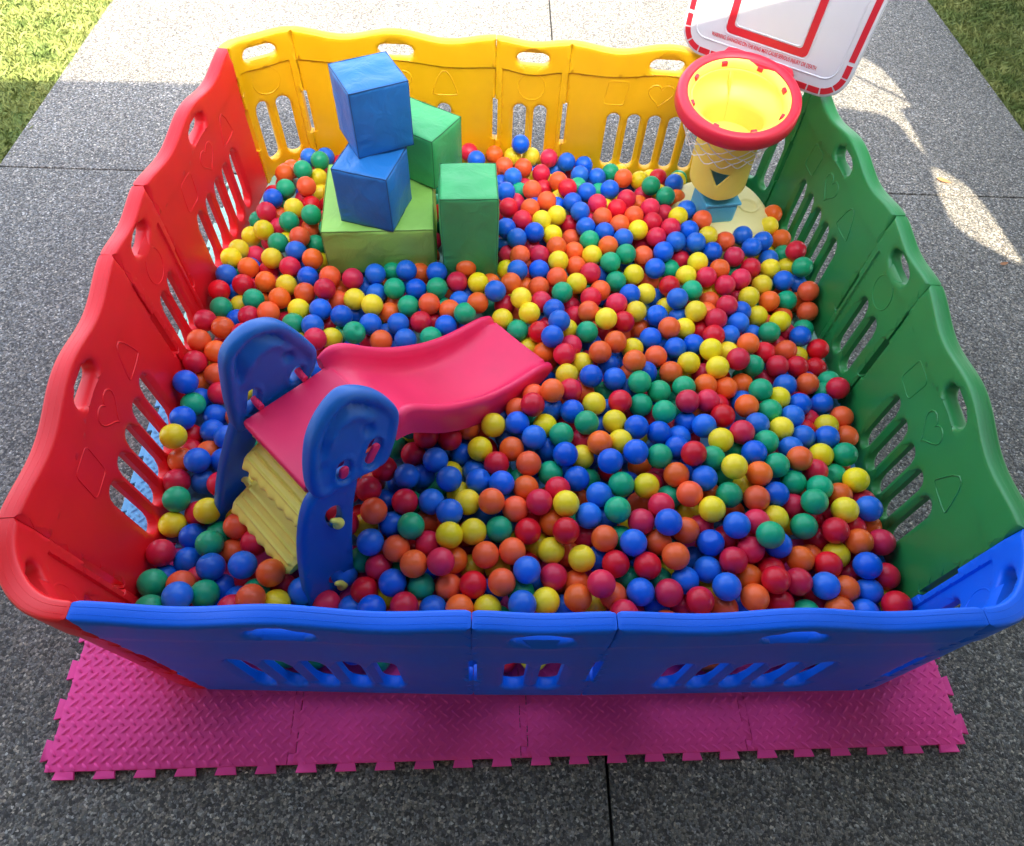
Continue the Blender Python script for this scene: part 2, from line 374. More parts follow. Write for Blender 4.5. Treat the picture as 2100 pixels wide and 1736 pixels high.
def blades(n, x0, x1, y0, y1, hmin, hmax):
    rs = np.random.RandomState(int(abs(x0) * 10) + 3)
    X = rs.uniform(x0, x1, n); Y = rs.uniform(y0, y1, n); A = rs.uniform(0, 2 * np.pi, n); H = rs.uniform(hmin, hmax, n); Wd = rs.uniform(.0022, .0045, n)
    lean = rs.uniform(.3, 1.5, n); LA = rs.uniform(0, 2 * np.pi, n) 
    V = np.zeros((n, 4, 3)); dx = np.cos(A) * Wd; dy = np.sin(A) * Wd; z0 = -.03
    V[:, 0] = np.stack([X - dx, Y - dy, np.full(n, z0)], 1); V[:, 1] = np.stack([X + dx, Y + dy, np.full(n, z0)], 1)
    mx = X + np.cos(LA) * H * lean * .45; my = Y + np.sin(LA) * H * lean * .45
    V[:, 2] = np.stack([mx + dx * .7, my + dy * .7, z0 + H * .7], 1); V[:, 3] = np.stack([X + np.cos(LA) * H * lean, Y + np.sin(LA) * H * lean, z0 + H * .95], 1)
    me = bpy.data.meshes.new('grass'); me.vertices.add(n * 4); me.vertices.foreach_set('co', V.ravel()); me.loops.add(n * 6); me.polygons.add(n * 2)
    idx = np.arange(n) * 4; li = np.stack([idx, idx + 1, idx + 2, idx, idx + 2, idx + 3], 1).ravel(); me.loops.foreach_set('vertex_index', li); me.polygons.foreach_set('loop_start', np.arange(n * 2) * 3); me.update(calc_edges=True); me.validate(); return me
for (n_, xa, xb, ya, yb) in ((120000, -5.2, PX0 + .004, .5, 7.0), (100000, PX1 - .004, 5.4, 1.0, 7.0)):
    tag(link('grass', blades(n_, xa, xb, ya, yb, .018, .042), G_BLADE), kind='stuff', label='short green lawn grass beside the grey path', cat='grass')
# ------------------------------------------------------------------ out of view: roof shaped, bar and wall added, to shade the pen
HR = 2.38
def shadow_to_roof(gx, gy, z=HR): return (gx - SUN_T.x * z, gy - SUN_T.y * z)
RG = [(-9, -.62), (9, -.62), (9, 10), (2.0, 10), (1.96, 4.3), (2.07, 3.90), (2.17, 3.76), (2.205, 3.60), (2.225, 3.36), (2.145, 3.325), (2.155, 3.12), (2.15, 2.92), (2.12, 3.02), (2.10, 3.17), (2.05, 3.27), (1.84, 3.32), (-1.48, 3.335), (-2.5, 3.31), (-9, 3.2)]  # roof outline drawn from the wanted ground shade, right arm and notch added
HB = [(2.14, 2.86), (2.12, 2.76), (2.10, 2.64), (2.085, 2.46), (2.11, 2.35), (2.2, 2.25), (2.305, 2.13), (2.30, 2.28), (2.295, 2.45), (2.28, 2.62), (2.25, 2.73), (2.2, 2.80)]  # hole cut to let a separate sun patch through
rl = [shadow_to_roof(x, y) for x, y in RG]; rh = [shadow_to_roof(x, y) for x, y in chaikin(HB, 1)]
V, F = plate(dens(rl, .5), [rh], .02, 0, 0, step=.45)
V = [(x, z, HR + y) for x, y, z in V]
tag(link('shade_caster_roof', mesh('shade_caster_roof', V, F, smooth=False), SHADE_M), kind='structure')  # unseen roof, its outline and hole shaped to throw the shade and sun patches
mb = MB(); a = shadow_to_roof(1.95, 3.71, HR - .03); b_ = shadow_to_roof(2.24, 3.40, HR - .03); mb.tube([(a[0], a[1], HR - .03), (b_[0], b_[1], HR - .03)], .011, 6)
tag(mb.build('shadow_strip_bar', SHADE_M), kind='structure')  # unseen bar added to cast the thin dark strip across the sun patch
mb = MB(); mb.box((0, -2.75, 1.15), (18, .2, 2.36)); tag(mb.build('light_block_wall', WALL_M), kind='structure')  # unseen wall added behind the camera to block sun and low sky
# ------------------------------------------------------------------ foam mat
def tile_mesh():
    W = .6; t = .012; p = W / 6; tooth = .026
    def edge(a, b, male):
        a = np.array(a, float); b = np.array(b, float); d = (b - a) / np.linalg.norm(b - a); nrm = np.array([d[1], -d[0]]); o = []
        for k in range(6):
            s0 = k * p; 
            o += [a + d * s0 + (0 if k else 0), a + d * (s0 + .024)]
            o += [a + d * (s0 + .018) + nrm * tooth, a + d * (s0 + .082 - .008) + nrm * tooth, a + d * (s0 + .068)]
        return [tuple(q) for q in o]
    return W, edge
mat_root = tag(empty('foam_mat', (0, 0, 0)), 'interlocking foam puzzle mat under the ball pit, pink row in front, pale blue behind', 'foam mat')
MROT = Matrix.Translation((-1.10, .20, 0)) @ Matrix.Rotation(math.radians(1.6), 4, 'Z') @ Matrix.Translation((1.10, -.20, 0)); mat_root.matrix_world = MROT; mat_root.location = MROT.translation
MX0, MY0, TW = -1.094, .214, .598
ZT = .012
def tooth_outline(x0, y0, x1, y1, left, right, front, back):
    """outline of one tile; each side is 'out' (teeth of its own) or 'seam'"""
    p = .0997; th = .0185
    def run(a, b, mode, ph=0):
        a = np.array(a, float); b = np.array(b, float); Ln = np.linalg.norm(b - a); d = (b - a) / Ln; nr = np.array([d[1], -d[0]]); o = [a]
        sg = -1 if mode == 'in' else 1
        n = 6; pp = Ln / n
        for k in range(n):
            c = pp * (k + .5) + ph
            q_ = .0008 if mode == 'in' else 0; o += [a + d * (c - .0215 - q_), a + d * (c - .0262 - q_) + nr * (th * sg - q_), a + d * (c + .0262 + q_) + nr * (th * sg - q_), a + d * (c + .0215 + q_)]
        return [tuple(q) for q in o]
    o = run((x0, y0), (x1, y0), front) + run((x1, y0), (x1, y1), right) + run((x1, y1), (x0, y1), back) + run((x0, y1), (x0, y0), left)
    return o
def tile(i, j):
    g = .0008
    x0 = MX0 + i * TW + g; x1 = MX0 + (i + 1) * TW - g; y0 = MY0 + j * TW + g; y1 = MY0 + (j + 1) * TW - g
    ol = tooth_outline(x0, y0, x1, y1, 'out' if i == 0 else 'in', 'out', 'out' if j == 0 else 'in', 'out')
    V, F = plate(ol, [], ZT - .0015, .0015, 0, step=.2)
    V = [(x, z, ZT - y) for x, y, z in V]
    # raised lozenges
    vis = (j == 0) or i in (0, 3)
    if vis:
        px_ = .0296; py_ = .0168; nx = int((x1 - x0) / px_); ny = int((y1 - y0) / py_)
        lens = [(1, 0, 0), (.45, .75, .7), (-.45, .75, .7), (-1, 0, 0), (-.45, -.75, .7), (.45, -.75, .7), (.55, 0, 1), (-.55, 0, 1)]
        for a in range(nx):
            for b in range(ny):
                cx = x0 + (a + .28 + .5 * (b % 2)) * (x1 - x0) / nx; cy = y0 + (b + .5) * (y1 - y0) / ny
                if j == 0 and cy > .62 and -.85 < cx < 1.05: continue
                if j > 0 and not (cx < -.96 or cx > 1.17): continue
                an = math.radians(42 if b % 2 else -42); c, s = math.cos(an), math.sin(an); n0 = len(V)
                for (u, v, h) in lens:
                    uu = u * .0142; vv = v * .0046; V.append((cx + uu * c - vv * s, cy + uu * s + vv * c, ZT - .0002 + h * .0040))
                for f in ((0, 1, 6), (1, 2, 7, 6), (2, 3, 7), (3, 4, 7), (4, 5, 6, 7), (5, 0, 6)): F.append(tuple(n0 + q for q in f))
    return mesh('mat_tile', V, F, 60, fix=True)
for j in range(4):
    for i in range(4):
        mm = (M_PINK, M_BLUE, M_MINT, M_MINT)[j]
        o = link('mat_tile', tile(i, j), mm, mat_root)
        o['label'] = ('pink', 'sky blue', 'pale mint', 'pale mint')[j] + ' foam tile'
# ------------------------------------------------------------------ play pen
ZP = .013; TH = .046
def panel_parts(L, small):
    cen = L / 2
    if small:
        top = lambda s: .587 - .0075 * (1 - np.cos(2 * np.pi * s / L))
        band = lambda s: .478 - .010 * (1 - np.cos(2 * np.pi * s / L))
        slots = [stadium(cen + q, .195, .262, .056, math.pi / 2) for q in (-.044, .044)]
        handle = stadium(cen, .516, .132, .050, 0)
    else:
        top = lambda s: .588 - .0125 * (1 - np.cos(4 * np.pi * s / L)) + .004 * (1 - np.cos(2 * np.pi * s / L))
        band = lambda s: .478 - .006 * (1 - np.cos(4 * np.pi * s / L)) + .006 * (1 - np.cos(2 * np.pi * s / L))
        slots = [stadium(cen + q * .0885, .185, .255, .056, math.pi / 2) for q in (-2, -1, 0, 1, 2)]
        handle = stadium(cen, .522, .140, .052, 0)
    return top, band, slots, handle
def panel_geo(L, small, notch=True):
    top, band, slots, handle = panel_parts(L, small); g = .0007
    n = max(12, int(L / .012)); xs = np.linspace(g, L - g, n + 1)
    ol = [(g, 0.0)] + [(x, 0.0) for x in xs[1:-1]] + [(L - g, 0.0)]
    def up(side):
        x = L - g if side else g; s = -1 if side else 1
        pts = [(x, .05), (x, .1), (x, .158)]
        dpt = .0095
        pts += [(x + s * dpt, .1585), (x + s * dpt, .21), (x + s * dpt, .27), (x + s * dpt, .345), (x, .3455), (x, .40), (x, .44), (x, .4775), (x, .53)]
        return pts
    ol += up(1)
    ol += [(x, float(top(x))) for x in xs[::-1]]
    ol += up(0)[::-1]
    # relief: lower field set back 6 mm below the band line; hinge posts at the ends stay proud
    def fin(P):
        s, z = P[:, 0], P[:, 1]; b = band(s)
        low = np.clip((b - z) / .004, 0, 1) * .0065
        e = np.minimum(s, L - s); post = np.clip((.030 - e) / .003, 0, 1) if small else np.clip((.006 - e) / .002, 0, 1) * 0
        f = low * (1 - post)
        # soft dish round the handle and the slots
        return f
    def fout(P):
        s, z = P[:, 0], P[:, 1]; b = band(s) - .0
        return np.clip((b - z) / .012, 0, 1) * .004
    extra = []
    for x in np.linspace(g + .004, L - g - .004, int(L / .009)):
        for dz in (.0005, -.0045): extra.append((x, float(band(x)) + dz))
    if small:
        for z in np.arange(.012, .47, .012):
            for x in (.0268, .0305, L - .0268, L - .0305): extra.append((x, z))
    def rho(P): return np.where(P[:, 1] > band(P[:, 0]) - .02, np.where(P[:, 1] > top(P[:, 0]) - .02, .0085, .003), .003)
    xs2 = np.linspace(.006, L - .006, 50); rl = MB()
    for n_ in (.015, .030): rl.tube([(x, n_, float(top(x)) - .0006) for x in xs2], .0011, 5)
    V, F = plate(ol, slots + [handle], TH, .0085, .009, fin, fout, step=.015, extra=extra, rho_fn=rho, radii=[.009] * len(slots) + [.012])
    n0 = len(V); V = list(V) + rl.V; F = list(F) + [tuple(q + n0 for q in f) for f in rl.F]
    return V, F
def ridge(pts, r=.0032, closed=True, y=.0074):
    mb = MB(); mb.tube([(p[0], y + .0004, p[1]) for p in pts], r, 6, closed=closed); return mb.V, mb.F
def emblem_shapes(L, small):
    c = L / 2
    if small: return [('circle_emblem', [(c + .056 * math.cos(a), .405 + .056 * math.sin(a)) for a in np.linspace(0, 2 * math.pi, 33)[:-1]])]
    sh = []
    x = c - .185
    sh.append(('square_emblem', [(u + (.010 if v > .4 else 0), v) for u, v in rrect(x - .046, .352, x + .040, .452, .015, 4)]))
    hp = []
    for k in range(28):
        a = 2 * math.pi * k / 28; hp.append((c + .0033 * 16 * math.sin(a) ** 3, .407 + .0033 * (13 * math.cos(a) - 5 * math.cos(2 * a) - 2 * math.cos(3 * a) - math.cos(4 * a))))
    sh.append(('heart_emblem', hp)); x = c + .185
    sh.append(('cone_emblem', chaikin([(x - .048, .352), (x + .048, .352), (x + .050, .366), (x + .016, .452), (x - .016, .452), (x - .050, .366)], 1)))
    return sh
pen = tag(empty('play_pen', (.1, 1.5, ZP)), 'large square play pen fence of red, blue, yellow and green plastic panels full of balls', 'play pen')
PO = Vector((.1, 1.5, ZP))
cache = {}
def pen_panel(p0, p1, small, mat, label, lean=0, tip=None):
    L = .297 if small else .778
    p0 = Vector((p0[0], p0[1], 0)); p1 = Vector((p1[0], p1[1], 0)); d = p1 - p0
    key = small
    if key not in cache:
        V, F = panel_geo(L, small); me = mesh('pen_panel', V, F, 42)
        me.materials.append(mat)
        em = []
        for nm, lp in emblem_shapes(L, small):
            v, f = ridge(lp); e_ = mesh(nm, v, f, 60); e_.materials.append(mat); em.append((nm, e_))
        cache[key] = (me, em)
    me, em = cache[key]
    if lean:
        me = me.copy()
        for v in me.vertices: v.co.x -= lean * max(0, 1 - v.co.z / .588) * (v.co.x / L) ** 1.5
    if tip:
        me = me.copy(); em2 = []
        for v in me.vertices: v.co.y -= (tip[0] + (tip[1] - tip[0]) * v.co.x / L) * max(0, 1 - v.co.z / .588)
        for nm, e_ in em:
            e_ = e_.copy()
            for v in e_.vertices: v.co.y -= (tip[0] + (tip[1] - tip[0]) * v.co.x / L) * max(0, 1 - v.co.z / .588)
            em2.append((nm, e_))
        em = em2
    o = link('pen_panel', me, mat, pen); o.location = p0 - Vector((PO.x, PO.y, 0)); o.rotation_euler = (0, 0, math.atan2(d.y, d.x)); o.scale = (d.length / L, 1, 1)
    o['label'] = label
    for nm, e_ in em: link(nm, e_, mat, o)
    return o
# clockwise seen from above, inner top edge of every seam
FRr, FR1, FR2, FRl = (1.035, .458), (.267, .443), (-.026, .443), (-.817, .456)
LF1, LF2, LF3, LF4 = (-.994, .632), (-1.049, 1.437), (-1.053, 1.740), (-.988, 2.550)
BK1, BK2, BK3, BK4 = (-.790, 2.697), (.006, 2.690), (.300, 2.672), (1.075, 2.632)
RT1, RT2, RT3, RT4 = (1.206, 2.455), (1.260, 1.704), (1.261, 1.402), (1.197, .637)
pen_panel(FRr, FR1, 0, P_BLUE, 'blue long pen panel, front right'); pen_panel(FR1, FR2, 1, P_BLUE, 'short blue pen panel in the middle of the front'); pen_panel(FR2, FRl, 0, P_BLUE, 'blue long pen panel, front left', lean=.075)
pen_panel(LF1, LF2, 0, P_RED, 'long red pen panel nearest the front', tip=(.058, .024)); pen_panel(LF2, LF3, 1, P_RED, 'short red pen panel', tip=(.024, 0)); pen_panel(LF3, LF4, 0, P_RED, 'long red pen panel at the back')
pen_panel(BK1, BK2, 0, P_YEL, 'long yellow pen panel behind the cubes'); pen_panel(BK2, BK3, 1, P_YEL, 'short yellow pen panel'); pen_panel(BK3, BK4, 0, P_YEL, 'long yellow pen panel behind the hoop')
pen_panel(RT1, RT2, 0, P_GRN, 'long green pen panel at the back'); pen_panel(RT2, RT3, 1, P_GRN, 'short green pen panel'); pen_panel(RT3, RT4, 0, P_GRN, 'long green pen panel nearest the front')
def corner(p0, d0, p1, d1, mat, label, lean=0):
    P0 = Vector(p0); P1 = Vector(p1); D0 = Vector(d0).normalized(); D1 = Vector(d1).normalized(); c = (P1 - P0).length; h = c * .40
    A = P0 + D0 * h; B = P1 - D1 * h
    def bez(t): return P0 * (1 - t) ** 3 + A * 3 * t * (1 - t) ** 2 + B * 3 * t * t * (1 - t) + P1 * t ** 3
    K = 60; pts = [bez(i / K) for i in range(K + 1)]; cum = [0]
    for i in range(K): cum.append(cum[-1] + (pts[i + 1] - pts[i]).length)
    L = cum[-1]; ca = np.array(cum); px = np.array([p.x for p in pts]); py = np.array([p.y for p in pts])
    def mp(s, n, z):
        x = np.interp(s, ca, px); y = np.interp(s, ca, py); e = .004
        s0 = max(0, s - e); s1 = min(L, s + e)
        tx = np.interp(s1, ca, px) - np.interp(s0, ca, px); ty = np.interp(s1, ca, py) - np.interp(s0, ca, py); l = math.hypot(tx, ty)
        return (x - ty / l * n - PO.x + (lean + (.058 - lean) * min(1, s / L)) * (1 if lean else 0) * max(0, 1 - z / .588), y + tx / l * n - PO.y, z)
    V, F = panel_geo(L, True); V = [mp(*v) for v in V]
    o = link('corner_panel', mesh('corner_panel', V, F, 42), mat, pen); o['label'] = label
    for nm, lp in emblem_shapes(L, True):
        v, f = ridge(lp); v = [mp(*q) for q in v]; link(nm, mesh(nm, v, f, 60), mat, o)
rods = MB()
for (sx, sy), cx_, cy_ in [(p_, 0, 0) for p_ in (FRr, FR1, FR2, LF2, LF3, LF4, BK1, BK2, BK3, BK4, RT1, RT2, RT3, RT4)]:
    dv = Vector((sx - .1, sy - 1.56, 0)); dv = Vector((dv.x ** 5, dv.y ** 5, 0)).normalized()
    if abs(sy - 1.56) < 1.0 and abs(sx - .1) > .9: dv = Vector((math.copysign(1, sx - .1), 0, 0)) if abs(sy - 1.56) < .8 else (Vector((math.copysign(1, sx - .1), .18 * math.copysign(1, sy - 1.56), 0)).normalized())
    for (z0, z1) in ((.01, .150), (.352, .545)):
        mb_ = MB(); mb_.tube([(sx + dv.x * .031 - PO.x, sy + dv.y * .031 - PO.y, z0), (sx + dv.x * .031 - PO.x, sy + dv.y * .031 - PO.y, z1)], .0075, 10)
        pm = P_BLUE if sy < .5 else (P_YEL if sy > 2.6 else (P_RED if sx < 0 else P_GRN)); mb_.build('hinge_pin', pm, pen)
def dr(a, b): return (b[0] - a[0], b[1] - a[1])
corner(FRl, dr(FR2, FRl), LF1, dr(LF1, LF2), P_RED, 'curved red corner panel at the front left', lean=.075)
corner(LF4, dr(LF3, LF4), BK1, dr(BK1, BK2), P_YEL, 'curved yellow corner panel')
corner(BK4, dr(BK3, BK4), RT1, dr(RT1, RT2), P_GRN, 'curved green corner panel behind the hoop')
corner(RT4, dr(RT3, RT4), FRr, dr(FRr, FR1), P_BLUE, 'curved blue corner panel at the front right')
# ------------------------------------------------------------------ foam blocks
def block(name, c, d, rz, mat, label, seed, seam_mat=None, tilt=0):
    root = tag(empty(name, c, rz), label, 'foam block', 'soft play foam blocks in the ball pit')
    if tilt: root.rotation_euler = (tilt, 0, rz)
    V, F = rounded_box(d, .011, 4, 18, bulge=.006, seed=seed, wr=.0055)
    link('cover', mesh('cover', V, F, 60), mat, root)
    h = [q / 2 - .0042 for q in d]; mb = MB()
    for z in (-h[2], h[2]):
        pts = []
        cs = [(-h[0], -h[1]), (h[0], -h[1]), (h[0], h[1]), (-h[0], h[1])]
        for i in range(4):
            a = Vector((*cs[i], z)); b = Vector((*cs[(i + 1) % 4], z))
            for k in range(14):
                f = k / 14; p = a.lerp(b, f); p += Vector((noise.noise(p * 20 + Vector((seed, 0, 0))), noise.noise(p * 20 + Vector((0, seed, 5))), 0)) * .0016; pts.append(p + Vector((math.copysign(.001, p.x), math.copysign(.001, p.y), math.copysign(.0016, z))))
        mb.tube(pts, .0022, 6, closed=True)
    for x, y in ((-h[0], -h[1]), (h[0], -h[1]), (h[0], h[1]), (-h[0], h[1])):
        mb.tube([(x * 1.004, y * 1.004, -h[2]), (x * 1.004 + .0005, y * 1.004, 0), (x * 1.004, y * 1.004, h[2])], .0020, 6)
    if mat.name not in V_SEAM:
        c_ = mat.node_tree.nodes['Hue/Saturation/Value'].inputs['Color'].default_value; V_SEAM[mat.name] = plastic('seam_' + mat.name, (c_[0] * .45, c_[1] * .45, c_[2] * .45, 1), .55, .1, .3, 300)
    mb.build('seam_piping', V_SEAM[mat.name], root, 60)
    return root
block('foam_block', (-.425, 2.117, .20), (.408, .40, .20), math.radians(4.3), V_LIME, 'flat light green foam block under the two blue cubes', 1)
block('foam_block', (-.083, 1.992, .27), (.203, .205, .40), math.radians(3), V_GRN, 'upright dark green foam block standing among the balls right of the stack', 2)
block('foam_block', (-.3385, 2.338, .405), (.40, .195, .20), math.radians(149.3), V_GRN, 'dark green foam block lying behind the stacked blue cubes', 3)
block('foam_cube', (-.4225, 2.035, .41), (.203, .20, .218), math.radians(-15.5), V_BLUE, 'lower blue foam cube, resting on the light green block', 4)
block('foam_cube', (-.408, 2.145, .640), (.205, .20, .230), math.radians(27), V_BLUE, 'upper blue foam cube, twisted on top of the other blue cube', 5)
# ------------------------------------------------------------------ slide
SA = Vector((.71, .704, 0)).normalized(); SW = Vector((SA.y, -SA.x, 0))
def S(a, w_, z): return SA * a + SW * w_ + Vector((0, 0, z))
slide = tag(empty('toddler_slide', S(.5, -1.03, .0)), 'small toddler slide with blue sides, pink chute and pale yellow steps', 'slide')
SO = slide.location.copy()
def sm(p): p = S(*p) - SO; return (p.x, p.y, p.z)
head = [(.214, .405), (.228, .47), (.236, .54), (.25, .60), (.272, .66), (.306, .70), (.35, .722), (.39, .722), (.425, .70), (.46, .655), (.49, .60), (.513, .55), (.517, .50), (.50, .445), (.475, .395), (.44, .362), (.40, .368), (.36, .388), (.31, .372), (.26, .372)]
def leg(back):
    if back: return [(.025, .02), (.12, .02), (.20, .20), (.27, .33), (.33, .395), (.36, .44), (.24, .44), (.212, .402), (.175, .345), (.115, .24), (.06, .11)]
    return [(.080, .013), (.235, .013), (.258, .11), (.290, .215), (.331, .325), (.375, .40), (.36, .44), (.25, .44), (.203, .405), (.155, .31), (.120, .205), (.094, .09)]
head_f = [(.241, .455), (.253, .505), (.273, .556), (.297, .600), (.333, .635), (.377, .660), (.416, .668), (.451, .648), (.493, .606), (.519, .562), (.535, .516), (.529, .482), (.499, .425), (.455, .37), (.41, .380), (.362, .392), (.31, .400), (.262, .405), (.243, .430)]
head_b = [(.214, .385), (.222, .431), (.23, .49), (.248, .57), (.27, .650), (.313, .682), (.363, .694), (.412, .677), (.443, .647), (.471, .594), (.498, .528), (.509, .493), (.49, .439), (.455, .405), (.41, .39), (.36, .385), (.29, .380), (.235, .372)]
def side(back):
    w0 = -1.222 if back else -.848
    def mp(a, n, z):
        if back: return sm((a, -1.222 + n, z))                     # n: 0 outer .. t inner
        wl = -.765 - .125 * z / .7; return sm((a, wl - n, z))
    HL = dens(chaikin(head_b if back else head_f, 2), .02)
    ov1 = stadium(.427, .440, .085, .040, math.radians(52)); ov2 = stadium(.338, .449, .060, .040, math.radians(70))
    holes = [ov1, ov2]
    if back: holes = [stadium(.292, .455, .085, .026, math.radians(68)), stadium(.43, .455, .055, .034, math.radians(52))]
    cc = (.375, .545) if back else (.39, .53)
    def relief(P):
        d = np.hypot(P[:, 0] - cc[0], (P[:, 1] - cc[1]))
        ang = np.degrees(np.arctan2(P[:, 1] - cc[1], P[:, 0] - cc[0]))
        field = seg_dist(P, HL) > .0
        e = seg_dist(P, HL); rim = np.clip((e - .022) / .010, 0, 1) * .008             # field set back inside a fat rim
        arc = np.exp(-((d - .062) / .013) ** 2) * np.clip((ang + 5) / 25, 0, 1) * np.clip((175 - ang) / 30, 0, 1) * .011 - np.exp(-((d - .092) / .012) ** 2) * np.clip((ang + 15) / 25, 0, 1) * .004
        arc = arc * .75 - .010 * np.exp(-((e - .041) / .009) ** 2) * np.clip((ang - 5) / 25, 0, 1) * np.clip((185 - ang) / 25, 0, 1)
        dim = np.exp(-(((P[:, 0] - cc[0] - .05) / .015) ** 4 + ((P[:, 1] - cc[1] + .014) / .017) ** 4)) * .013
        dim2 = np.exp(-(((P[:, 0] - .29) / .016) ** 2 + ((P[:, 1] - .50) / .02) ** 2)) * .006
        lip = np.zeros(len(P))
        for h in holes: lip = np.maximum(lip, np.exp(-((seg_dist(P, h) - .009) / .005) ** 2) * .005)
        return rim - arc + dim + dim2 - lip
    V, F = plate(HL, holes, .046, .015, .005, relief, relief, step=.0085, mapf=mp)
    root = link('side_panel', mesh('side_panel', V, F, 50), S_BLUE, slide); root['label'] = 'blue side panel ' + ('farther from the blue wall' if back else 'nearest the blue wall')
    # the leg, thinner than the head
    LL = dens(chaikin(leg(back), 2), .02)
    lh = [] if back else [chaikin([(.243, .352), (.240, .300), (.258, .272), (.282, .290), (.293, .345), (.270, .362)], 2), chaikin([(.168, .112), (.170, .058), (.190, .034), (.211, .052), (.218, .105), (.195, .122)], 2)]
    def lrel(P): return np.clip((seg_dist(P, LL) - .012) / .01, 0, 1) * .003
    def mp2(a, n, z): return mp(a, n + .006, z)
    V, F = plate(LL, lh, .034, .012, .004, lrel, lrel, step=.012, mapf=mp2)
    link('leg', mesh('leg', V, F, 50), S_BLUE, slide)
side(True); side(False)
# pegs that lock steps and platform into the near side
def peg(a, z, la, lz, mat, name='peg', ang=60):
    V, F = plate(dens(stadium(0, 0, la, lz, math.radians(ang)), .01), [], .012, .005, 0, step=.02)
    wl = -.765 - .125 * z / .7 - .006
    V = [sm((a + x, wl - n + .004, z + zz)) for x, n, zz in V]
    link(name, mesh(name, V, F, 50), mat, slide)
peg(.425, .437, .066, .027, S_PINK, ang=52); peg(.336, .444, .042, .027, S_PINK, ang=75)
def knob(a, z):
    V = []; F = []; n = 16; m_ = 10; wl = -.765 - .125 * z / .7 - .004
    for i in range(m_ + 1):
        t_ = i / m_; r_ = (.0055 + .011 * (1 - t_) ** .8 + (.002 if t_ < .5 else 0)) * (1 if 0 < i < m_ else .05) * (min(1, (i + .4) / 2.2) ** .6)
        cz = z - .018 + .056 * t_; ca = a + .006 * math.sin(t_ * 4) - .008 * t_
        for k in range(n):
            an = 2 * math.pi * k / n; V.append(sm((ca + r_ * math.cos(an), wl + .9 * r_ * math.sin(an) + .002, cz)))
    for i in range(m_):
        for k in range(n): F.append((i * n + k, i * n + (k + 1) % n, (i + 1) * n + (k + 1) % n, (i + 1) * n + k))
    F += [tuple(range(n - 1, -1, -1)), tuple(m_ * n + k for k in range(n))]
    link('knob', mesh('knob', V, F, 70), S_YEL, slide)
knob(.262, .302); knob(.192, .062)
# chute
prof_a = [.505, .53, .56, .60, .66, .73, .80, .87, .94, 1.0, 1.06, 1.11, 1.145, 1.168]
rail_z = [.455, .482, .485, .455, .388, .328, .280, .240, .212, .196, .186, .178, .168, .150]
surf_z = [.428, .424, .408, .368, .302, .245, .203, .170, .148, .137, .133, .134, .138, .138]
bot_z = [.405, .395, .372, .330, .262, .203, .158, .124, .102, .094, .094, .100, .110, .122]
W0, W1 = -1.190, -.868
V = []; F = []
nseg = None
A_d = np.linspace(.505, 1.168, 46)
rz = np.interp(A_d, prof_a, rail_z); sz_ = np.interp(A_d, prof_a, surf_z); bz = np.interp(A_d, prof_a, bot_z)
def smo(v):
    for _ in range(3): v = np.r_[v[0], (v[:-2] + 2 * v[1:-1] + v[2:]) / 4, v[-1]]
    return v
rz, sz_, bz = smo(rz), smo(sz_), smo(bz)
for i, a in enumerate(A_d):
    r_, s_, b_ = rz[i], sz_[i], bz[i]; end = max(0, (a - 1.12) / .048); tp = 1 - .35 * end ** 2
    flare = max(0, 1 - (a - .505) / .06) * .012
    half = [(0, b_), (-.001, (b_ + r_) / 2), (.000, r_ - .014), (.004, r_ - .005), (.011, r_), (.020, r_ - .001), (.029, r_ - .008), (.036, r_ - .018 - (r_ - .018 - s_) * .25), (.044, s_ + (r_ - s_) * .30), (.056, s_ + (r_ - s_) * .10), (.072, s_ + .002), (.10, s_)]
    ring = [(W0 - flare + x, z) for x, z in half] + [((W0 + W1) / 2, s_ - .001)] + [(W1 + flare - x, z) for x, z in half[::-1]]
    under = [(W1 - .012, b_ + .002), (W1 - .022, s_ - .018), ((W0 + W1) / 2, s_ - .018), (W0 + .022, s_ - .018), (W0 + .012, b_ + .002)]
    ring += under; nseg = len(ring)
    for (w_, z) in ring: V.append(sm((a, w_, z)))
for i in range(len(A_d) - 1):
    for k in range(nseg): F.append((i * nseg + k, i * nseg + (k + 1) % nseg, (i + 1) * nseg + (k + 1) % nseg, (i + 1) * nseg + k))
me = bpy.data.meshes.new('chute'); me.from_pydata(V, [], F)
bm = bmesh.new(); bm.from_mesh(me); bmesh.ops.holes_fill(bm, edges=[e for e in bm.edges if e.is_boundary], sides=0); bmesh.ops.recalc_face_normals(bm, faces=bm.faces); bmesh.ops.triangulate(bm, faces=[f for f in bm.faces if len(f.verts) > 4]); bm.to_mesh(me); bm.free()
link('chute', finish(me, 45), S_PINK, slide)
V, F = rounded_box((.285, .283, .034), .010, 4, 8)
V = [sm((.382 + v[0] , -1.031 + v[1], .4135 + v[2] + (.004 if v[0] > .1 else 0))) for v in V]
link('platform', mesh('platform', V, F, 50), S_PINK, slide)
mb = MB()
for (a0, z0) in ((.30, .44), (.44, .44)): mb.tube([sm((a0, -1.165, z0)), sm((a0, -1.185, z0 + .004)), sm((a0 + .004, -1.20, z0 + .006))], [.010, .010, .012], 10)
mb.build('platform_lug', S_PINK, slide)
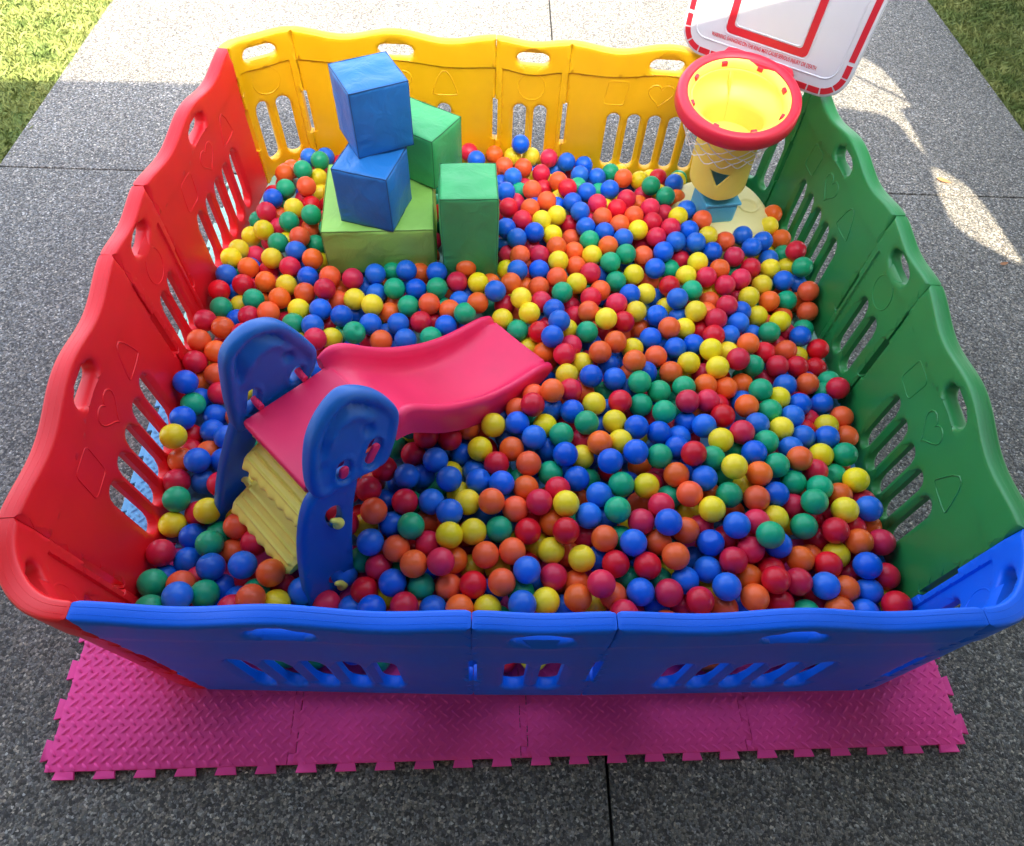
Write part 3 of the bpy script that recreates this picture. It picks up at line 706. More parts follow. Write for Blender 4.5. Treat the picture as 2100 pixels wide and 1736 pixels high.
def step_(ac, zc, dz, name='step'):
    V = []; F = []; nW = 56; prof = []
    for x in np.linspace(.0615, -.0615, 61): prof.append((float(x), .018 * (1 - (abs(x) / .062) ** 5) ** .5))
    for x in np.linspace(-.060, .060, 12): prof.append((float(x), -.016 * (1 - (abs(x) / .062) ** 5) ** .5))
    tl = math.radians(22); ws = np.linspace(-1.160, -.885, nW + 1)
    for i, w_ in enumerate(ws):
        e = min(i, nW - i) / 3; sc = min(1, .80 + .2 * e)
        for (x, z) in prof:
            g = 0
            if z > .010:
                for gx in (-.030, -.004, .022): g += .0058 * math.exp(-((x - gx) / .0036) ** 2)
            if x < -.040: x += .0032 * math.sin(w_ * 2 * math.pi / .042)
            if e < .7: g *= .2
            xx = x * sc; zz = z * sc + g
            V.append(sm((ac + xx * math.cos(tl) - zz * math.sin(tl), w_, zc + xx * math.sin(tl) + zz * math.cos(tl) + dz * i / nW)))
    n = len(prof)
    for i in range(nW):
        for k in range(n): F.append((i * n + k, i * n + (k + 1) % n, (i + 1) * n + (k + 1) % n, (i + 1) * n + k))
    F.append(tuple(range(n - 1, -1, -1))); F.append(tuple(nW * n + k for k in range(n)))
    o = link(name, mesh(name, V, F, 50), S_YEL, slide)
    mb = MB(); mb.tube([sm((ac + .02, -1.155, zc + .02)), sm((ac + .022, -1.175, zc + .024)), sm((ac + .022, -1.19, zc + .026))], [.009, .009, .013], 8)
    mb.build('step_lug', S_YEL, o)
step_(.238, .305, 0); step_(.152, .155, -.03)
# ------------------------------------------------------------------ basketball stand
hoop = tag(empty('basketball_stand', (.895, 2.29, .02)), 'toy basketball stand with white backboard, red ring and pale yellow base in the back corner', 'basketball stand')
HO = Vector((.895, 2.29, .02))
hl = lambda p: tuple(Vector(p) - HO)
# base
V = []; F = []; nb = 40; rr = [(.20, .02), (.205, .06), (.203, .10), (.196, .125), (.183, .138), (.16, .145), (.10, .150), (.05, .152)]
bc = (.965, 2.325)
for (r_, z) in rr:
    for k in range(nb):
        a = 2 * math.pi * k / nb; e = 4.0; q = (abs(math.cos(a)) ** e + abs(math.sin(a)) ** e) ** (-1 / e); q = .35 * q + .65
        V.append(hl((bc[0] + r_ * q * math.cos(a + .2), bc[1] + r_ * q * math.sin(a + .2), z)))
for i in range(len(rr) - 1):
    for k in range(nb): F.append((i * nb + k, i * nb + (k + 1) % nb, (i + 1) * nb + (k + 1) % nb, (i + 1) * nb + k))
F.append(tuple((len(rr) - 1) * nb + k for k in range(nb)))
base = link('base', mesh('base', V, F, 45), H_PALE, hoop)
mb = MB(); cxy = (1.072, 2.315)
V = []; F = []
for i, (r_, z) in enumerate(((.046, .146), (.044, .1505), (.040, .151), (.036, .148), (.030, .138), (.001, .134))):
    for k in range(24): a = 2 * math.pi * k / 24; V.append(hl((cxy[0] + r_ * math.cos(a), cxy[1] + r_ * math.sin(a), z + .006)))
for i in range(5):
    for k in range(24): F.append((i * 24 + k, i * 24 + (k + 1) % 24, (i + 1) * 24 + (k + 1) % 24, (i + 1) * 24 + k))
link('base_recess', mesh('base_recess', V, F, 45), H_PALE, base)
# blue post foot and post
def boxy(c, d, r, mat, name, rz=0, par=None):
    V, F = rounded_box(d, r, 4, 4); R_ = Matrix.Rotation(rz, 3, 'Z'); V = [hl(R_ @ Vector(v) + Vector(c)) for v in V]; return link(name, mesh(name, V, F, 45), mat, par or hoop)
pf = boxy((.912, 2.285, .185), (.142, .16, .10), .022, H_BLUE, 'post_foot', .15)
boxy((.912, 2.285, .234), (.150, .168, .012), .005, H_BLUE, 'foot_rim', .15, pf)
boxy((.912, 2.315, .335), (.095, .08, .22), .015, H_BLUE, 'post', .15)
# funnel tube with a triangular window
def tube_pt(ang, z, inset=0):
    f = (z - .30) / .32; q_ = min(1, max(0, (z - .545) / .07)); rx = .112 + .008 * max(0, min(1, f)) + .050 * q_ * q_ * (3 - 2 * q_) - inset; ry = rx * (1.0 if math.sin(ang) < 0 else .92)
    return (.895 + rx * math.cos(ang) - .020 * f, 2.292 + ry * math.sin(ang) + .004 * f, z)
U = .115
tri = [(-.073, .398), (.006, .390), (-.034, .335)]
ol = []
Wd = math.pi * U
def bottom(x): return .274 + .060 * (min(1, abs(x + .02) / Wd)) ** 1.1
xs = np.linspace(-Wd - .006, Wd + .006, 61)
ol = [(x, bottom(x)) for x in xs] + [(x, .618 + .030 * math.sin(-math.pi / 2 + x / U)) for x in xs[::-1]]
trl = dens([(p[0], p[1]) for p in tri], .008)
V, F = plate(ol, [trl], .006, .0015, .0015, step=.014, mapf=lambda x, n, z: hl(tube_pt(-math.pi / 2 + x / U, z, n)))
link('ball_tube', mesh('ball_tube', V, F, 45), H_YEL, hoop)
# sloping floor inside the tube
V = []; F = []
for k in range(32):
    a = 2 * math.pi * k / 32; z = .455 + .02 * math.sin(a); p = tube_pt(a, z, .004); V.append(hl(p))
F.append(tuple(range(32)))
V += [tuple(Vector(v) - Vector((0, 0, .005))) for v in V]; F.append(tuple(range(63, 31, -1)))
for k in range(32): F.append((k, k + 32, (k + 1) % 32 + 32, (k + 1) % 32))
link('tube_floor', mesh('tube_floor', V, F, 30), H_YEL, hoop)
# ring
RC = Vector((.872, 2.292, .640)); fwd = Vector((.21, .978, .195)).normalized(); rt = fwd.cross(Vector((0, 0, 1))).normalized(); upv = rt.cross(fwd).normalized()
def rp(ang, r_, h): return RC + (rt * math.cos(ang) + fwd * math.sin(ang)) * r_ + upv * h
def lathe(prof, n, mat, name, par=None, f=None):
    V = []; F = []; m_ = len(prof)
    for k in range(n):
        a = 2 * math.pi * k / n
        for (r_, h) in prof: V.append(hl(rp(a, r_, h)))
    for k in range(n):
        for i in range(m_): F.append((k * m_ + i, k * m_ + (i + 1) % m_, ((k + 1) % n) * m_ + (i + 1) % m_, ((k + 1) % n) * m_ + i))
    return link(name, mesh(name, V, F, 50), mat, par or hoop)
ring = lathe([(.184, .004), (.190, .010), (.205, .012), (.216, .007), (.221, -.004), (.222, -.040), (.214, -.048), (.200, -.048), (.194, -.040), (.186, -.004)], 72, H_RED, 'ring')
lathe([(.183, .001), (.183, -.006), (.168, -.028), (.163, -.028), (.163, -.024), (.177, -.002)], 60, H_YEL, 'ring_liner', ring)
for k in range(8):
    mb = MB()
    a = math.radians(22 + k * 45); c = rp(a, .171, -.010); t_ = (rt * -math.sin(a) + fwd * math.cos(a)); n_ = (rt * math.cos(a) + fwd * math.sin(a))
    Mx = Matrix((( *t_, ), ( *n_, ), ( *upv, ))).transposed().to_4x4(); Mx.translation = c - HO
    mb.box((0, 0, 0), (.020, .012, .014), M=Mx)
    mb.build('net_clip', H_RED, ring)
# mount between ring and board
U0 = Vector((.777, 2.63, 0)); UD = Vector((.418, -.28, 0)).normalized(); UN = Vector((UD.y, -UD.x, 0))   # UN points to the viewer side
def bp(u, n, z): return U0 + UD * u + UN * n + Vector((0, 0, z))
V, F = plate(dens([(.108, .600), (.390, .600), (.385, .655), (.372, .672), (.34, .677), (.15, .679), (.122, .676), (.108, .655)], .02), [], .05, .006, 0, step=.03, mapf=lambda u, n, z: hl(bp(u, .006 + n, z)))
link('ring_mount', mesh('ring_mount', V, F, 45), H_RED, hoop)
# net
mb = MB(); nn = 14; rows = [(0, .190, -.044), (1, .182, -.080), (2, .170, -.115), (3, .156, -.150), (4, .146, -.182)]
def netp(k2, row):
    i, r_, h = rows[row]; a = 2 * math.pi * (k2 / 2) / nn
    p = RC + (rt * math.cos(a) + fwd * math.sin(a)) * (r_ + .006 * noise.noise(Vector((k2 * 1.3, row * 2.1, 0)))); p = Vector((p.x, p.y, RC.z + h + (rt * math.cos(a) + fwd * math.sin(a)).z * .186 * (1 - row / 4) + .014 * noise.noise(Vector((k2 * .9, row * 1.7, 3))))); return p
for row in range(4):
    for k in range(nn):
        k2 = 2 * k + row % 2
        for s in (-1, 1):
            a = netp(k2, row); b = netp(k2 + s, row + 1); mid = (a + b) / 2 + Vector((0, 0, -.004)); mb.tube([hl(a), hl(mid), hl(b)], .0018, 5, cap=False)
for k in range(nn):
    a = netp(2 * k, 4); b = netp(2 * k + 2, 4); mid = (a + b) / 2 + Vector((0, 0, -.022)); q1 = a.lerp(mid, .55) + Vector((0, 0, -.004)); q2 = b.lerp(mid, .55) + Vector((0, 0, -.004)); mb.tube([hl(a), hl(q1), hl(mid), hl(q2), hl(b)], .0018, 5, cap=False)
mb.build('net', H_STR, hoop)
# backboard
BO = rrect(-.078, .604, .574, 1.075, .095, 8)
V, F = plate(dens(BO, .03), [], .030, .007, 0, step=.04, mapf=lambda u, n, z: hl(bp(u, -n, z)))
board = link('backboard', mesh('backboard', V, F, 40), H_WHITE, hoop)
def brd(u, n, z): return hl(bp(u, n, z))
mb = MB()
mb.tube([brd(u, .0003, z) for u, z in rrect(-.026, .672, .522, 1.02, .045, 6)], .0028, 6, closed=True)
mb.tube([brd(u, .0003, z) for u, z in rrect(.084, .711, .406, .98, .022, 5)], .0022, 6, closed=True)
mb.tube([brd(u, .0003, z) for u, z in rrect(.119, .747, .371, .945, .016, 5)], .0022, 6, closed=True)
mb.build('moulded_line', H_WHITE, board)
# printed target square
V, F = plate(dens(rrect(.089, .716, .401, .975, .020, 5), .03), [dens(rrect(.115, .742, .375, .949, .012, 5), .03)], .0012, 0, 0, step=.05, mapf=lambda u, n, z: brd(u, .0013 - n, z))
link('target_square', mesh('target_square', V, F, 40), H_PRINT, board)
# printed border bricks along a rounded path
cl = rrect(-.056, .626, .552, 1.053, .075, 10)
path_ = dens(cl, .004); path_ = np.array(path_); 
segs = np.linalg.norm(np.roll(path_, -1, 0) - path_, axis=1); cum = np.r_[0, np.cumsum(segs)]; TOT = cum[-1]
PP = np.vstack([path_, path_[:1]])
def at(s): s = s % TOT; return np.array([np.interp(s, cum, PP[:, 0]), np.interp(s, cum, PP[:, 1])])
def brick(s0, s1, wdt=.021):
    n = max(2, int((s1 - s0) / .012)); L_, R_ = [], []
    for i in range(n + 1):
        s = s0 + (s1 - s0) * i / n; p = at(s); t_ = at(s + .003) - at(s - .003); t_ /= np.linalg.norm(t_); nr = np.array([-t_[1], t_[0]]); L_.append(p + nr * wdt / 2); R_.append(p - nr * wdt / 2)
    V = []; F = []
    for y in (.0002, .0014):
        for p in L_ + R_: V.append(brd(p[0], y, p[1]))
    k = n + 1; M2 = 2 * k
    for i in range(n):
        F.append((M2 + i, M2 + i + 1, M2 + k + i + 1, M2 + k + i)); F.append((i, i + 1, M2 + i + 1, M2 + i)); F.append((k + i, M2 + k + i, M2 + k + i + 1, k + i + 1))
    F.append((0, M2, M2 + k, k)); F.append((n, k + n, M2 + k + n, M2 + n))
    link('border_mark', mesh('border_mark', V, F, 30), H_PRINT, board)
# find arclength positions of useful places
def s_of(u, z): d = np.hypot(PP[:-1, 0] - u, PP[:-1, 1] - z); return cum[int(d.argmin())]
sA = s_of(-.056, .742); sB = s_of(.552, .742)       # sides above these are long strips
# path runs CCW from lower right corner start: bottom-right arc -> right -> top -> left -> bottom
def runs(s0, s1, ln, gap=.0055):
    n = max(1, round((s1 - s0) / ln)); l = (s1 - s0) / n
    for i in range(n): brick(s0 + i * l + gap / 2, s0 + (i + 1) * l - gap / 2)
sBb = sB if sB < TOT / 2 else sB - TOT
runs(sA, TOT + sBb, .047)
brick(sBb + .010, sBb + .30); brick(sA - .30, sA - .010)
# warning line
cu = bpy.data.curves.new('warning_text', 'FONT'); cu.body = 'WARNING: SWINGING ON THE RING MAY CAUSE SERIOUS INJURY OR DEATH'; cu.size = .0205; cu.extrude = .0003; cu.align_x = 'CENTER'; cu.offset = .0002
to = bpy.data.objects.new('warning_text', cu); COL.objects.link(to); cu.materials.append(H_PRINT); to.parent = board
bpy.context.view_layer.update(); wdt = to.dimensions.x
Mx = Matrix(((UD.x, 0, UN.x, 0), (UD.y, 0, UN.y, 0), (0, 1, 0, 0), (0, 0, 0, 1)))
loc = Vector(brd(.245, .0010, .689)); Mx.translation = loc
tm = bpy.data.meshes.new_from_object(to.evaluated_get(bpy.context.evaluated_depsgraph_get())); bpy.data.objects.remove(to)
if not tm.materials: tm.materials.append(H_PRINT)
to = link('warning_text', tm, None, board)
to.matrix_local = Mx @ Matrix.Diagonal((.406 / max(wdt, 1e-6), 1, 1, 1))
